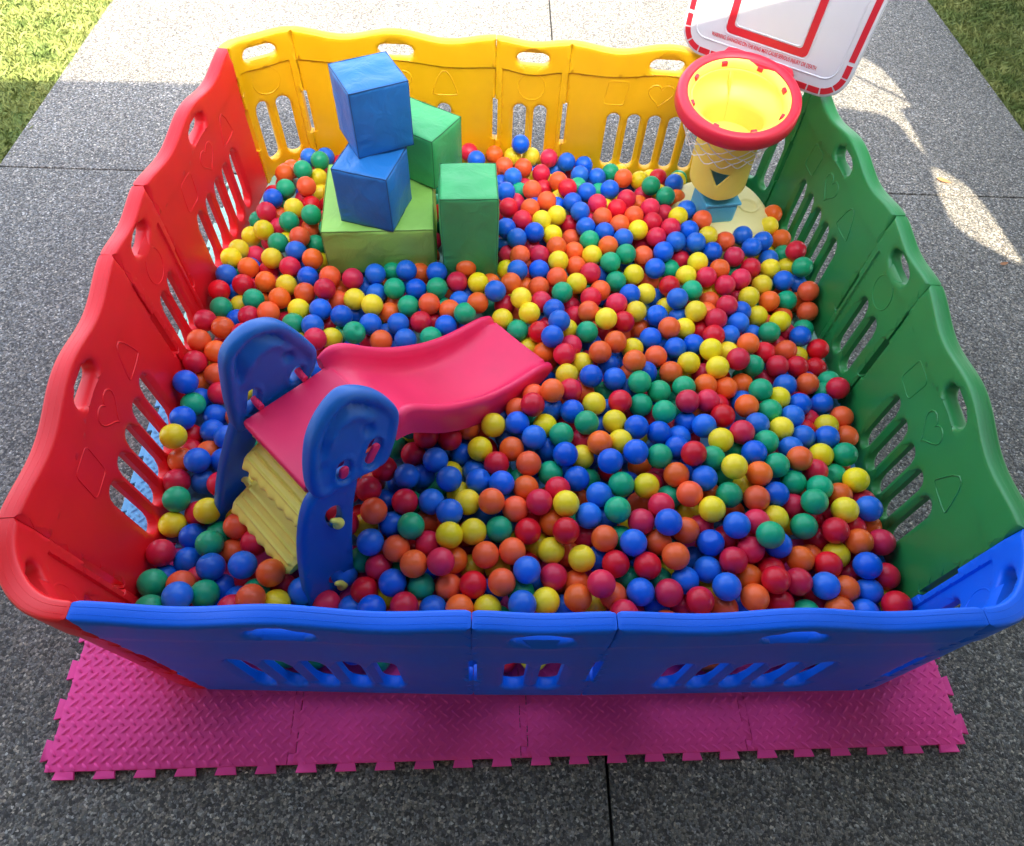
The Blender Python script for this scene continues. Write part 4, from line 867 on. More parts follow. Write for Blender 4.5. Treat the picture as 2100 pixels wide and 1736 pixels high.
# ------------------------------------------------------------------ balls
RAW = """O-879,2463,129,2;G-852,2352,139,2;B-891,2286,140,2;R-904,2210,134,2;Y-792,2214,153,2;G-878,2350,67,1;O-880,2265,67,1;G-796,2133,152,2;G-956,2231,70,1;Y-899,2113,124,2;R-856,2168,91,1;Y-969,2144,64,1;G-824,2029,134,2;Y-808,2093,87,1;Y-987,2035,91,2;Y-994,1962,113,2;Y-832,1945,133,2;B-740,1962,155,2;R-750,1886,146,2;O-924,1921,104,2;B-999,1886,99,2;O-838,1836,117,2;R-920,1823,112,2;Y-754,1811,127,2;R-1002,1795,107,2;G-869,1755,106,2;O-763,1735,136,2;O-738,2039,158,2;R-862,1947,62,1;B-967,1834,52,1;B-799,2598,117,2;G-743,2549,138,2;G-798,2461,152,2;Y-746,2483,99,1;O-759,2334,167,2;R-783,2340,94,1;R-740,2279,116,1;G-706,2144,180,2;O-724,2145,106,1;G-690,2060,102,1;O-669,1918,160,2;B-676,1837,145,2;O-591,1829,159,2;R-507,1819,160,2;B-428,1849,157,2;G-373,1909,116,1;B-314,1866,163,2;O-270,1905,114,1;B-201,1862,161,2;B-471,1839,95,1;B-421,1782,122,1;G-350,1775,159,2;B-273,1783,150,2;G-196,1783,159,2;R-597,1753,171,2;O-568,1829,85,1;O-557,1756,106,1;O-676,1760,139,2;Y-686,1684,134,2;B-605,1674,147,2;Y-489,1723,153,2;Y-421,1688,162,2;O-367,1702,107,1;G-295,1703,145,2;O-219,1703,159,2;O-356,1774,82,1;B-524,1638,155,2;B-491,1713,78,1;G-691,1608,140,2;B-618,1591,154,2;R-583,1668,69,1;R-595,1518,167,2;Y-555,1563,119,1;B-418,1601,156,2;G-465,1543,176,2;G-524,1620,80,1;B-323,1614,147,2;B-372,1634,70,1;R-244,1625,147,2;R-205,1681,87,1;R-426,1581,83,1;B-292,1542,147,2;G-204,1549,151,2;R-105,2651,131,2;B-71,2583,142,2;O7,2651,123,2;Y87,2650,118,2;Y171,2649,121,2;B120,2642,186,2;O51,2557,133,2;O132,2532,146,2;R248,2625,133,2;B326,2604,132,2;B290,2628,69,1;B87,2457,151,2;R210,2507,137,2;Y159,2548,76,1;O278,2424,163,2;R363,2646,56,1;B375,2490,148,2;R310,2338,192,2;O164,2334,183,2;G116,2389,129,1;R220,2434,114,1;B55,2301,195,2;B38,2482,97,1;O221,2253,192,2;Y282,2358,123,1;R98,2314,132,1;R66,2205,192,2;O153,2206,190,2;B327,2263,182,2;Y259,2182,180,2;Y197,2137,190,2;R120,2137,188,2;B57,2090,186,2;B166,2061,193,2;B98,2025,193,2;R316,2192,127,1;B352,2191,195,2;Y239,2075,172,2;B58,2080,110,1;O319,2112,122,1;O251,1999,179,2;B208,2109,103,1;R160,2051,118,1;R68,2005,125,1;O110,1951,174,2;R185,1966,164,2;O322,2004,152,2;Y255,1922,178,2;O325,1928,148,2;Y61,1928,120,1;B100,1876,169,2;B182,1889,160,2;O248,1847,165,2;Y319,1819,165,2;O75,1804,172,2;O181,1814,146,2;O-93,1890,164,2;R-124,1820,155,2;Y-46,1817,157,2;B18,1751,183,2;O0,1861,111,1;G263,1767,168,2;O132,1855,103,1;R145,1928,84,1;B402,2591,126,2;B451,2493,137,2;G514,2537,131,2;O559,2463,159,2;Y633,2475,142,2;R719,2506,134,2;B779,2454,148,2;G661,2377,189,2;B589,2503,85,1;B483,2331,198,2;B440,2542,79,1;B389,2327,184,2;G455,2419,117,1;R426,2247,191,2;Y500,2358,128,1;R549,2285,188,2;R644,2403,119,1;Y714,2433,111,1;G717,2321,181,2;O783,2380,126,1;R504,2222,188,2;O613,2322,134,1;R640,2230,191,2;O441,2171,186,2;O568,2179,191,2;R641,2153,183,2;R710,2253,145,1;Y746,2180,192,2;B792,2240,179,2;O844,2173,185,2;O507,2132,184,2;Y576,2098,189,2;R707,2114,190,2;B783,2114,180,2;Y855,2088,176,2;B372,2119,178,2;B443,2090,179,2;B514,2053,182,2;R646,2066,182,2;R607,2107,119,1;B717,2037,188,2;B794,2032,190,2;B863,2012,163,2;G382,2043,177,2;O451,2009,181,2;G516,1967,181,2;O588,1982,161,2;B663,1984,182,2;R748,2012,118,1;Y795,1947,167,2;Y387,1967,170,2;G453,1922,178,2;R375,1873,168,2;B432,1926,104,1;B624,1906,168,2;G697,1954,120,1;Y543,1886,153,2;R670,1825,158,2;Y740,1877,163,2;R817,1873,162,2;G473,1855,145,2;O411,1811,139,2;O617,1910,91,1;G751,1801,160,2;Y581,1803,136,2;B515,1773,160,2;B633,1836,80,1;R369,1751,160,2;R460,1719,166,2;Y848,1862,90,1;O829,1791,114,1;B683,1739,180,2;O800,1721,129,2;Y744,1685,172,2;Y532,1698,150,2;B607,1683,147,2;B698,1703,114,2;O354,1676,167,2;Y411,1628,184,2;R302,1778,84,1;Y663,1769,99,1;O1180,2296,127,2;Y1148,2222,124,2;B1014,2134,145,2;B1090,2103,146,2;B1032,2054,154,2;O929,2084,155,2;R947,1992,160,2;O1190,2159,112,1;G1187,2086,94,1;R1199,2029,166,2;R1012,1954,139,2;B1115,2044,104,1;Y1099,1971,122,2;Y1184,2010,94,1;G1205,1942,162,2;Y1098,2109,71,1;Y1148,2163,52,1;O877,1921,159,2;G967,1987,85,1;R954,1880,151,2;B1134,1902,126,2;Y1048,1882,120,2;B1207,1925,87,1;O1213,1839,135,2;R886,1840,154,2;Y976,1802,134,2;O1063,1806,111,2;G1139,1825,96,2;O1201,1855,59,1;O1217,1784,82,2;R954,1852,79,1;R870,1729,160,2;B935,1738,121,2;R815,1655,166,2;Y1007,1742,96,2;Y1078,1697,116,2;B908,1667,135,2;G1022,1637,121,2;B1149,1644,96,2;G1195,1718,52,1;B983,1673,65,1;R1213,1602,74,2;R1121,1700,52,1;O918,1556,149,2;R795,1581,160,2;B862,1606,133,2;Y844,1531,129,2;Y770,1508,170,2;R985,1548,112,2;R858,1468,170,2;O1077,1572,98,2;Y1138,1583,52,1;R1071,1636,52,1;R773,1654,101,1;G923,1473,129,2;R1013,1476,126,2;R1100,1499,96,2;R1193,1531,52,1;Y780,1431,168,2;R751,1453,101,1;R821,1460,69,1;G914,1477,52,1;O811,1376,124,2;O886,1418,92,1;R991,1467,53,1;B1029,1403,111,2;O1120,1424,95,2;G1221,1462,62,1;R1217,1399,106,2;G917,1349,153,2;O737,1375,139,2;R728,1300,152,2;Y987,1339,122,2;B1061,1323,110,2;B1157,1348,80,2;B872,1343,92,1;O860,1288,144,2;R764,1234,161,2;G940,1279,132,2;B1014,1261,126,2;O1214,1296,77,2;R808,1161,177,2;B879,1214,145,2;B697,1196,158,2;Y961,1206,135,2;Y736,1133,173,2;R1106,1298,52,1;Y1140,1247,95,2;R1067,1237,77,1;B1112,1182,123,2;B1033,1184,121,2;O1208,1217,75,1;G888,1138,157,2;B976,1132,130,2;O973,1069,173,2;Y1075,1115,120,2;G1151,1115,127,2;B833,1088,173,2;Y749,1020,201,2;G698,1067,170,2;G810,1137,104,1;O1162,1119,52,1;R1035,1050,129,2;O832,1011,175,2;G899,1049,164,2;G1115,1057,90,2;G954,1007,131,2;Y1151,1014,141,2;B659,992,176,2;G738,1040,110,1;R480,1642,154,2;G344,1588,156,2;R428,1646,90,1;O556,1674,82,1;B571,1574,146,2;B630,1694,75,1;O637,1605,169,2;Y702,1631,138,2;O439,1535,168,2;B370,1595,84,1;O380,1483,173,2;Y505,1536,131,2;O581,1494,142,2;B654,1532,144,2;B725,1558,134,2;Y279,1625,124,2;R287,1541,135,2;R258,1477,164,2;Y323,1471,123,2;B420,1481,108,1;B459,1535,69,1;B343,1384,165,2;B424,1384,152,2;O490,1433,189,2;B540,1430,132,2;O492,1459,79,1;G504,1361,167,2;Y691,1464,147,2;O625,1427,139,2;G574,1344,139,2;G593,1465,72,1;G658,1358,147,2;Y265,1404,144,2;R271,1329,158,2;O325,1365,93,1;G399,1380,79,1;Y348,1282,147,2;R433,1287,157,2;B475,1382,94,1;G506,1290,135,2;R654,1284,169,2;G575,1250,155,2;G644,1309,79,1;B273,1247,152,2;G313,1187,177,2;Y410,1215,145,2;B474,1181,166,2;B548,1170,151,2;B658,1239,107,2;R271,1255,76,1;G232,1149,162,2;R306,1165,104,1;O349,1111,178,2;Y419,1132,155,2;B456,1074,189,2;B597,1111,156,2;B620,1174,120,1;R630,1062,204,2;G533,1070,172,2;Y298,1091,125,2;B374,1040,188,2;B240,1071,172,2;B368,1234,83,1;B405,1301,86,1;R563,1279,85,1;B-84,1818,90,1;B-112,1750,126,2;O-145,1685,147,2;G-180,1754,90,1;G-89,1643,177,2;O-45,1722,150,2;G1,1772,68,1;Y112,1737,165,2;R54,1745,117,2;Y141,1666,163,2;R187,1738,147,2;B229,1679,169,2;Y45,1669,124,2;O100,1747,57,1;G100,1614,126,2;R175,1588,151,2;B203,1718,75,1;B243,1607,189,2;B216,1535,189,2;R313,1706,109,1;B-155,1608,149,2;Y142,1567,84,1;G206,1597,58,1;O193,1520,118,2;O207,1302,190,2;O151,1317,140,1;R141,1241,194,2;O95,1261,137,1;B211,1278,118,2;Y17,1184,158,2;B93,1189,163,2;G147,1254,82,1;Y184,1202,133,2;B145,1133,169,2;O-65,1193,125,2;R-120,1139,146,2;B50,1274,67,1;B61,1183,93,1;R-192,1129,172,2;G-982,1722,94,2;Y-930,1767,60,1;R-862,1661,116,2;R-1007,1630,124,2;O-936,1596,126,2;R-864,1573,122,2;O-1001,1532,130,2;O-937,1493,119,2;R-950,1592,52,1;R-996,1444,121,2;O-928,1415,92,2;B-985,1331,158,2;O-993,1411,52,1;R-902,1343,82,2;G-967,1282,103,2;B-973,1338,52,1;B-972,1209,129,2;B-910,1273,52,2;Y-962,1116,167,2;R-968,1191,52,2;B-835,1162,94,2;B-896,1200,68,1;B-921,1682,73,1;O-788,1662,139,2;O-958,1079,87,2;B-892,1060,119,2;B-830,1085,80,2;O-892,1125,58,1;R-950,1003,87,2;B-886,1022,52,2;R-820,999,82,1;G-926,933,105,2;Y-936,870,63,2;R-874,912,52,2;Y-825,895,107,1;B-870,835,56,2;G-794,791,106,2;R-925,763,103,2;B-867,761,52,2;B-771,719,112,2;B-679,720,126,2;O-733,853,95,1;G-795,845,52,1;R-675,804,88,1;O-741,790,52,1;O-596,696,130,2;G-915,668,118,2;B-816,615,165,2;G-768,640,114,2;B-749,680,52,2;O-839,666,113,1;O-629,617,148,1;Y-575,621,95,2;R-689,602,105,1;G-882,581,158,2;B-918,708,52,1;R-821,704,52,1;R-682,708,52,1;G-640,656,84,1;B-907,632,53,1;B-742,606,52,1;R-580,685,52,1;G-588,758,52,1;B-514,662,84,2;B-159,1054,154,2;Y-24,1102,145,2;R28,1046,150,2;B-81,1116,81,1;R-314,1026,144,2;G-292,1134,92,1;Y-267,1197,56,1;B-243,997,150,2;B-200,1031,93,1;B-114,987,157,2;Y-115,1047,84,1;B-40,1052,90,1;B-25,992,137,2;R-233,1095,118,1;R-352,950,154,2;B-311,941,89,1;R-241,912,150,2;B-164,917,143,2;O-325,870,171,2;B-276,853,116,2;G-215,826,168,2;B-107,872,166,2;Y-57,921,136,2;Y-86,974,87,1;O14,904,176,2;Y-104,796,173,2;Y-37,822,143,2;G38,834,135,2;B-330,787,139,2;O-255,771,134,2;R-166,791,122,2;O-178,883,77,1;O-200,718,152,2;R-306,731,93,2;R-124,718,170,2;O-90,748,109,2;O0,755,133,2;Y-39,749,52,1;Y35,745,59,1;B-166,744,61,1;Y-360,858,93,1;B-7,916,79,1;G-364,767,58,1;R-339,663,88,2;B-259,676,116,2;G-181,675,92,2;R-221,610,117,2;B-143,608,96,2;B-308,600,119,2;O-103,675,89,2;R-34,671,120,2;O-69,603,119,2;Y7,608,105,2;O46,672,139,2;B17,672,63,1;O76,1106,142,2;O127,1045,157,2;B191,1133,98,1;G196,1030,125,2;B275,1003,142,2;G319,1028,85,1;R213,960,151,2;Y232,895,185,2;B336,939,159,2;G405,972,165,2;Y482,971,161,2;G104,1023,87,1;O118,969,140,2;B44,972,161,2;R155,905,173,2;O85,896,144,2;R136,892,86,1;R122,828,137,2;O196,862,125,2;R229,814,174,2;B300,871,157,2;G383,881,178,2;B360,886,104,1;R298,837,80,1;O341,798,159,2;R452,850,163,2;G399,820,110,1;B420,780,173,2;Y155,815,69,1;Y189,774,124,2;O76,767,134,2;Y274,744,140,2;R369,727,145,2;B329,764,90,1;B116,704,150,2;R194,699,115,2;O245,784,72,1;O263,692,83,2;R318,657,174,2;G416,705,86,1;R458,720,151,2;G102,661,88,1;B102,608,143,2;Y170,628,113,2;B226,629,52,1;O257,632,130,2;O360,646,112,2;Y314,640,52,1;B433,649,136,2;R415,613,70,1;B150,706,52,1;O578,1008,166,2;B879,953,152,2;Y804,1001,104,1;G728,941,167,2;O605,937,177,2;G557,953,117,1;R517,902,166,2;Y662,885,182,2;O808,929,170,2;Y620,923,84,1;B522,833,199,2;R642,857,114,1;O583,829,154,2;B724,832,186,2;R794,854,163,2;Y863,878,141,2;G806,793,208,2;B650,791,153,2;O503,800,133,2;O537,742,170,2;R712,824,110,1;R767,774,145,2;B851,790,146,2;B637,721,125,2;R703,734,162,2;B568,689,123,2;R828,726,113,2;O755,702,116,2;R809,675,169,2;Y548,744,52,1;R510,644,144,2;R592,621,149,2;B669,656,164,2;O750,632,144,2;O674,617,99,2;B490,628,63,1;R567,630,61,1;R833,632,110,2;G501,699,91,1;B732,642,54,1;Y655,682,62,1;O688,973,108,1;G1021,978,152,2;G980,918,175,2;O1092,968,124,2;B1174,1027,52,1;R942,934,111,2;Y1075,900,159,2;B1159,913,144,2;R1181,964,91,1;R1085,944,52,1;R1031,836,151,2;R1115,870,102,1;O1100,806,139,2;O1181,885,77,1;R1175,812,125,2;G945,853,141,2;R1016,842,62,1;O915,754,127,2;R989,735,134,2;Y1041,780,100,2;B1099,730,144,2;R1087,740,52,1;B957,667,148,2;O1030,670,115,2;B1105,669,100,2;R1167,714,105,2;R882,679,146,2;R1154,619,133,2;O991,605,124,2;B1067,603,111,2;G903,603,102,2;Y1163,659,52,1;R965,646,64,1;O970,782,77,1;Y-567,2322,57,0;R-752,1693,56,0;R-242,2158,54,0;B95,1413,57,0;O-325,2022,55,0;B129,2387,54,0;O-359,1027,56,0;Y-733,1014,54,0;Y929,1226,56,0;R361,2399,56,0;B273,1068,55,0;B-248,1428,54,0;R-468,1378,57,0;O380,782,54,0;Y725,1488,56,0;R688,2205,56,0;R1132,563,53,0;B-563,1409,53,0;R154,1646,54,0;O551,948,55,0;Y511,2082,54,0;R474,1803,53,0;G800,1611,55,0;R866,1964,54,0;O145,2007,56,0;R877,531,54,0;B-764,1979,56,0;R-587,1995,56,0;B197,1455,54,0;R752,2537,53,0;B555,1154,53,0;R-874,1470,55,0;Y-670,1244,57,0;B120,2600,54,0;O-996,1539,55,0;O652,1445,55,0;G172,524,53,0;G-565,2136,56,0;B230,1203,55,0;R-650,2472,56,0;R-201,2587,56,0;O-103,1771,56,0;B-665,1379,57,0;R342,2095,54,0;G-632,2168,55,0;O-268,883,57,0;B-574,2443,56,0;O-225,1986,54,0;O-244,2061,57,0;R598,2238,54,0;G605,2581,55,0;R-333,1337,54,0;Y264,2112,53,0;R650,561,54,0;B-762,1900,57,0;O-211,1265,56,0;O-29,2541,54,0;R281,2227,54,0;O1013,1165,56,0;R763,2118,54,0;B-178,1149,55,0;O496,1673,55,0;R-408,2229,54,0;G-126,1270,55,0;R155,2162,54,0;B542,512,56,0;B-410,726,54,0;R23,1675,55,0;B-399,2343,54,0;R-909,2577,55,0;R-496,2203,57,0;O208,1280,56,0;G-391,520,54,0;O-144,2518,55,0;O305,1854,53,0;O389,1686,57,0;O588,1522,56,0;B123,956,57,0;R1095,818,53,0;R368,1917,54,0;R-694,2351,57,0;B738,856,56,0;B710,1045,55,0;B-598,1476,55,0;O485,1935,57,0;B-276,1024,54,0;B1008,698,55,0;B-246,1737,56,0;O-596,535,57,0;B931,1074,57,0;O492,2433,54,0;O1041,509,54,0;R359,1541,56,0;B-81,1682,56,0;B623,780,55,0;Y449,887,56,0;O-411,2430,57,0;R-450,919,57,0;G947,2597,54,0;Y903,964,56,0;B154,2313,57,0;O-382,1125,56,0;G-550,1272,56,0;G-714,1614,53,0;O725,1292,55,0;O772,938,56,0;B-341,2262,55,0;G496,2588,56,0;B-290,2537,55,0;B-56,2335,55,0;B-451,2526,54,0;Y264,2553,57,0;Y197,980,54,0;G-193,2241,54,0;R-673,1898,54,0;Y-871,1590,57,0;R524,1400,54,0;G-232,2396,54,0;B-507,760,56,0;Y80,2502,53,0;R781,778,56,0;O-174,2447,55,0;G1099,1940,54,0;B-55,1341,54,0;B394,976,54,0;O-21,1237,56,0;G867,1581,54,0;R310,1437,55,0;R569,883,55,0;B194,2441,55,0;Y-941,1487,56,0;R-753,2234,56,0;O357,561,57,0;R-447,635,55,0;O1044,2003,56,0;O207,1535,53,0;R101,534,53,0;O689,1834,56,0;G-686,2549,55,0;Y-737,2441,55,0;G-68,2138,55,0;R-383,908,53,0;B439,1149,55,0;Y-38,2460,56,0;B-616,884,55,0;R632,2024,54,0;B779,1045,56,0;B-859,566,56,0;R770,1867,55,0;O396,2339,56,0;O559,2431,54,0;R-810,1449,55,0;R1088,1848,54,0;R-598,1874,53,0;O-587,2632,54,0;G389,2591,53,0;R-119,795,54,0;O565,1943,53,0;R856,1098,56,0;Y712,2611,55,0;B967,1531,55,0;Y-390,1392,57,0;O-228,1877,54,0;B50,1564,57,0;B636,1068,54,0;O-228,520,54,0;Y-296,2612,56,0;G-696,1445,53,0;G726,551,54,0;R863,627,55,0;R-542,2563,54,0;R368,667,57,0;Y963,1790,56,0;G842,2611,57,0;O-834,2633,53,0;O-516,1055,57,0;R13,2639,54,0;B880,1779,55,0;R207,1889,54,0;B1020,1085,56,0;G-440,2610,54,0;B-60,931,53,0;O455,542,55,0;B716,1644,56,0;R913,1688,54,0;O-384,1908,53,0;R-222,790,57,0;R973,1918,56,0;O-531,846,53,0;B-804,2437,56,0;B1140,1464,54,0;R250,482,56,0;G346,2288,54,0;R18,2328,54,0;R946,1143,57,0;Y-199,1606,57,0;B-163,2154,54,0;Y-778,927,56,0;R456,2283,53,0;G-513,592,56,0;O567,2348,56,0;R511,2514,57,0;O89,1951,57,0;G-749,1168,53,0;Y503,2204,56,0;O-358,1498,56,0;R-516,2082,56,0;R-408,1784,55,0;B580,2100,55,0;G1186,1413,57,0;B-938,1972,56,0;G-645,1648,54,0;B-619,1796,55,0;G-154,936,54,0;R747,1368,55,0;Y-844,1376,56,0;G-772,1570,56,0;R957,1369,55,0;G-233,2498,56,0;O278,547,57,0;R-64,1607,56,0;Y406,1756,54,0;B-634,1026,53,0;B-450,2035,55,0;B-764,2141,57,0;B-161,1421,57,0;R527,1873,56,0;R-824,636,54,0;O270,2427,54,0;R-436,1254,53,0;B1116,1169,55,0;R-353,2568,56,0;G45,1063,56,0;R-841,1882,56,0;B-605,1124,56,0;B666,2270,56,0;R-860,1701,56,0;R335,1310,54,0;B-532,1510,54,0;Y-404,2152,57,0;Y261,2042,56,0;R676,1214,54,0;R62,2109,54,0;B564,1744,55,0;B455,809,55,0;G-362,1237,54,0;R-299,2101,55,0;B-627,2374,57,0;B-294,1810,55,0;B-421,1970,56,0;B-69,2635,56,0;R-763,2579,54,0;R207,883,54,0;Y414,1983,56,0;O980,585,56,0;G-290,485,54,0;B1046,1491,57,0;R41,2431,56,0;B-203,1810,55,0;B889,2069,56,0;R855,892,55,0;R-681,2646,56,0;O-148,513,55,0;R-315,1640,54,0;O-682,1722,55,0;B-94,1185,55,0;O258,2359,54,0;R644,2446,54,0;R786,1172,56,0;G-409,1708,56,0;B670,2349,56,0;R263,1628,54,0;B107,1192,53,0;G-237,956,57,0;B160,2245,57,0;B-490,1573,57,0;R-80,2217,56,0;O-836,1270,53,0;R5,1394,56,0;Y86,825,53,0;B677,1139,54,0;O-20,551,57,0;G-939,2305,57,0;R-271,1525,55,0;G-126,1526,54,0;R-315,2346,56,0;Y-683,2022,54,0;O-469,1113,53,0;B335,1139,53,0;R759,2185,57,0;R347,923,55,0;B-761,1344,55,0;R549,1053,56,0;B-655,2090,55,0;G-457,494,56,0;O718,703,54,0;Y-181,1331,54,0;R-515,2396,54,0;B433,2154,55,0;Y488,2007,56,0;R-933,2421,56,0;R-901,2489,54,0;O395,2475,54,0;B-310,1885,55,0;O-440,1029,57,0;R832,2028,56,0;R-887,2118,56,0;R-57,1500,54,0;Y93,1822,53,0;R-495,2292,55,0;R937,1602,54,0;G-521,2647,55,0;B582,1358,53,0;R-531,919,54,0;R-6,1157,54,0;R416,2220,54,0;R151,629,54,0;R412,1443,54,0;B864,1183,54,0;Y-442,1647,56,0;B273,1732,55,0;B1096,2574,54,0;B562,2168,56,0;B415,1853,53,0;B-45,658,56,0;B1167,775,56,0;O794,1780,56,0;Y807,511,54,0;O1000,995,54,0;B345,1982,57,0;Y703,1949,53,0;O-511,1764,55,0;B-509,1980,54,0;Y-148,2365,55,0;R-670,2282,56,0;G-94,602,55,0;B-719,1512,53,0;R413,2071,55,0;R677,923,55,0;G-523,1886,56,0;R-251,587,54,0;G317,2500,56,0;Y980,2049,53,0;R1090,1369,57,0;B637,1596,55,0;G834,2120,56,0;B810,1271,56,0;G-786,1755,55,0;Y-272,661,55,0;Y943,905,56,0;O228,1368,57,0;Y888,1898,54,0;B149,1095,54,0;Y823,1714,57,0;Y1003,1257,54,0;Y-445,820,54,0;G321,1670,55,0;R-603,1548,54,0;B-644,600,55,0;O1082,1004,54,0;Y-278,1288,53,0;R-750,1243,57,0;B-594,1199,54,0;B-588,956,55,0;R477,1327,56,0;O285,982,56,0;R-523,1338,55,0;B936,1303,54,0;R1152,2042,54,0;R-848,2007,57,0;O86,2312,54,0;B176,2641,53,0;B-690,924,57,0;O-705,543,57,0;R54,2198,54,0;Y498,1215,56,0;O1050,1742,54,0;R-307,2453,54,0;Y1048,2073,53,0;R1038,623,54,0;O752,2016,56,0;B-329,1569,55,0;O-55,854,56,0;O-246,2310,54,0;G-380,2075,54,0;O812,718,55,0;Y-457,1469,57,0;Y125,1322,54,0;B288,1536,56,0;Y-494,2465,54,0;Y-203,1533,55,0;B453,1036,55,0;G-919,2179,56,0;R-771,1090,57,0;R-954,1132,54,0;G627,986,54,0;R742,1573,56,0;R197,1798,56,0;R227,2290,55,0;R823,1362,53,0;O-136,1838,57,0;R-324,2196,55,0;R682,2548,54,0;B156,2076,54,0;G727,1714,53,0;O1126,1776,56,0;Y-707,2185,55,0;R131,1496,54,0;B-749,2058,55,0;R261,1946,55,0;R-600,1332,53,0;R-909,1859,55,0;G-482,1192,54,0;R-320,1719,56,0;B757,2457,54,0;B-786,526,56,0;B23,1485,55,0;G-687,1821,54,0;G-600,2246,57,0;O212,710,56,0;O932,708,54,0;R1031,1322,57,0;G-104,2425,56,0;R-153,1667,53,0;R-804,2520,54,0;B798,1944,56,0;R67,2038,55,0;O-867,1796,53,0;O497,1101,56,0;G39,595,56,0;R51,484,55,0;O452,1601,56,0;G-131,2600,57,0;R650,2092,54,0;G-230,1075,55,0;R871,795,56,0;B-663,1168,56,0;B48,954,54,0;R-318,551,55,0;R123,758,55,0;O-985,1666,55,0;G852,1014,54,0;O-134,2286,57,0;R1018,918,54,0;G-11,2178,54,0;O-825,2305,53,0;O-57,1421,56,0;B519,1509,54,0;R-997,1763,53,0;O613,494,54,0;R397,1083,57,0;R-794,1640,56,0;R617,1247,57,0;R-770,1824,56,0;B-694,645,56,0;O1024,1594,54,0;R752,1108,53,0;R374,482,55,0;G-530,498,56,0;O-537,1132,55,0;R815,1532,55,0;O-328,818,57,0;O-13,2250,56,0;R-319,1425,56,0;B423,1238,55,0;R-287,1952,55,0;B-374,622,55,0;O-369,2487,55,0;G-451,1878,55,0;R1029,2621,55,0;O677,826,54,0;R-819,2202,56,0;B543,1605,55,0;R-690,1106,55,0;O479,962,56,0;G952,499,56,0;R-932,2040,56,0;G661,1367,55,0;G330,2166,53,0;B1039,1421,55,0;Y-31,1830,56,0;O808,583,55,0;B6,820,54,0;B-56,484,56,0;R-37,995,57,0;G234,2174,53,0;R-497,984,53,0;O1156,1897,56,0;R236,1135,56,0;G724,2391,54,0;G-752,2304,57,0;R385,857,53,0;B1107,630,55,0;G-157,1010,55,0;G1024,1824,53,0;Y577,2643,56,0;O-188,624,53,0;G-996,1925,54,0;Y-325,1177,54,0;R732,2299,55,0;Y-406,1327,57,0;G95,1684,55,0;B-265,2230,57,0;G-248,725,57,0;B660,1520,53,0;G539,812,57,0;R51,1876,54,0;O34,2571,55,0;R-362,2642,55,0;G-238,2650,56,0;B-590,2063,57,0;R61,1353,53,0;Y-596,819,55,0;B452,740,53,0;R-358,1834,56,0;G1096,1103,53,0;R809,842,54,0;R303,1203,57,0;O-121,872,56,0;G280,904,55,0;O-616,2536,56,0;G496,2344,56,0;B577,572,54,0;B536,2285,56,0;O-263,1358,57,0;O-598,1728,53,0;R-512,1442,101,0;R-419,1187,104,0;Y491,1740,104,0;Y133,482,100,0;B-365,2393,101,0;B428,491,104,0;Y-6,2390,100,0;O211,1995,103,0;Y504,2145,103,0;B549,1999,100,0;B-91,529,102,0;B-698,1958,100,0;B701,2130,102,0;B-394,1451,103,0;B637,2172,101,0;O687,501,102,0;B-450,2381,103,0;Y-179,1204,102,0;R6,2127,104,0;Y814,2530,103,0;Y-668,1551,103,0;O197,2356,102,0;R513,1010,103,0;B85,2246,103,0;R140,2459,100,0;G-462,1314,103,0;G360,1860,102,0;Y-556,2497,103,0;O-866,2533,103,0;R-664,2222,102,0;R777,1318,103,0;O503,569,104,0;R-423,969,103,0;B690,2050,102,0;B-81,2512,104,0;B-738,2631,100,0;B-467,556,102,0;R214,1654,104,0;B327,512,103,0;B790,2063,104,0;Y103,2174,104,0;B213,2222,104,0;B-344,495,104,0;G-651,508,103,0;Y-752,538,143,0;Y-558,528,141,0;R-162,2310,143,0;R379,585,142,0;Y875,504,140,0;R393,2190,141,0;Y-276,2383,141,0;Y-153,2170,141,0;G-487,491,142,0;G54,548,143,0;R-408,844,140,0;B266,2286,141,0;B-45,2336,141,0;B-14,2261,141,0;R-581,2380,142,0;O625,531,141,0;Y-88,2261,141,0;R1026,505,141,0;O193,541,140,0;G362,2415,144,0;Y-215,535,143,0;B177,2279,141,0;R264,498,142,0;R760,521,144,0;G-641,2114,141,0;G-406,533,143,0;Y467,2287,142,0;B-73,2159,141,0;O951,519,140,0;R-199,2227,141,0;O523,507,143,0;R558,2237,142,0;O-508,2352,142,0;G-825,527,140,0;O1113,547,141,0;O-376,1536,144,0;Y-659,2343,140,0;G-248,1183,141,0;R-30,539,142,0;G-120,2371,141,0"""
BALLS = []
for e in RAW.split(';'):
    c = e[0]; x, y, z, v = e[1:].split(','); BALLS.append((c, int(x) / 1000, int(y) / 1000, int(z) / 1000, int(v)))
RB_ = .0392
def ball_mesh(nm, dent=None, nu=28, nv=18, pole=True):
    V = [(0, 0, RB_)]; F = []
    for i in range(1, nv):
        t_ = math.pi * i / nv
        for k in range(nu): a = 2 * math.pi * k / nu; V.append((RB_ * math.sin(t_) * math.cos(a), RB_ * math.sin(t_) * math.sin(a), RB_ * math.cos(t_)))
    V.append((0, 0, -RB_)); n = len(V)
    for k in range(nu): F.append((0, 1 + k, 1 + (k + 1) % nu)); b0 = 1 + (nv - 2) * nu; F.append((n - 1, b0 + (k + 1) % nu, b0 + k))
    for i in range(nv - 2):
        for k in range(nu): a = 1 + i * nu + k; b = 1 + i * nu + (k + 1) % nu; F.append((a, a + nu, b + nu, b))
    if dent is not None:
        d = Vector(dent).normalized(); o = []
        for v in V:
            v = Vector(v); h = v.dot(d); lim = RB_ * .90
            if h > lim: v = v - d * (h - lim) * 1.7
            o.append(tuple(v))
        V = o
    # parting line
    V2 = []
    for v in V:
        l = abs(v[2]) / RB_; V2.append(v)
    return V2, F
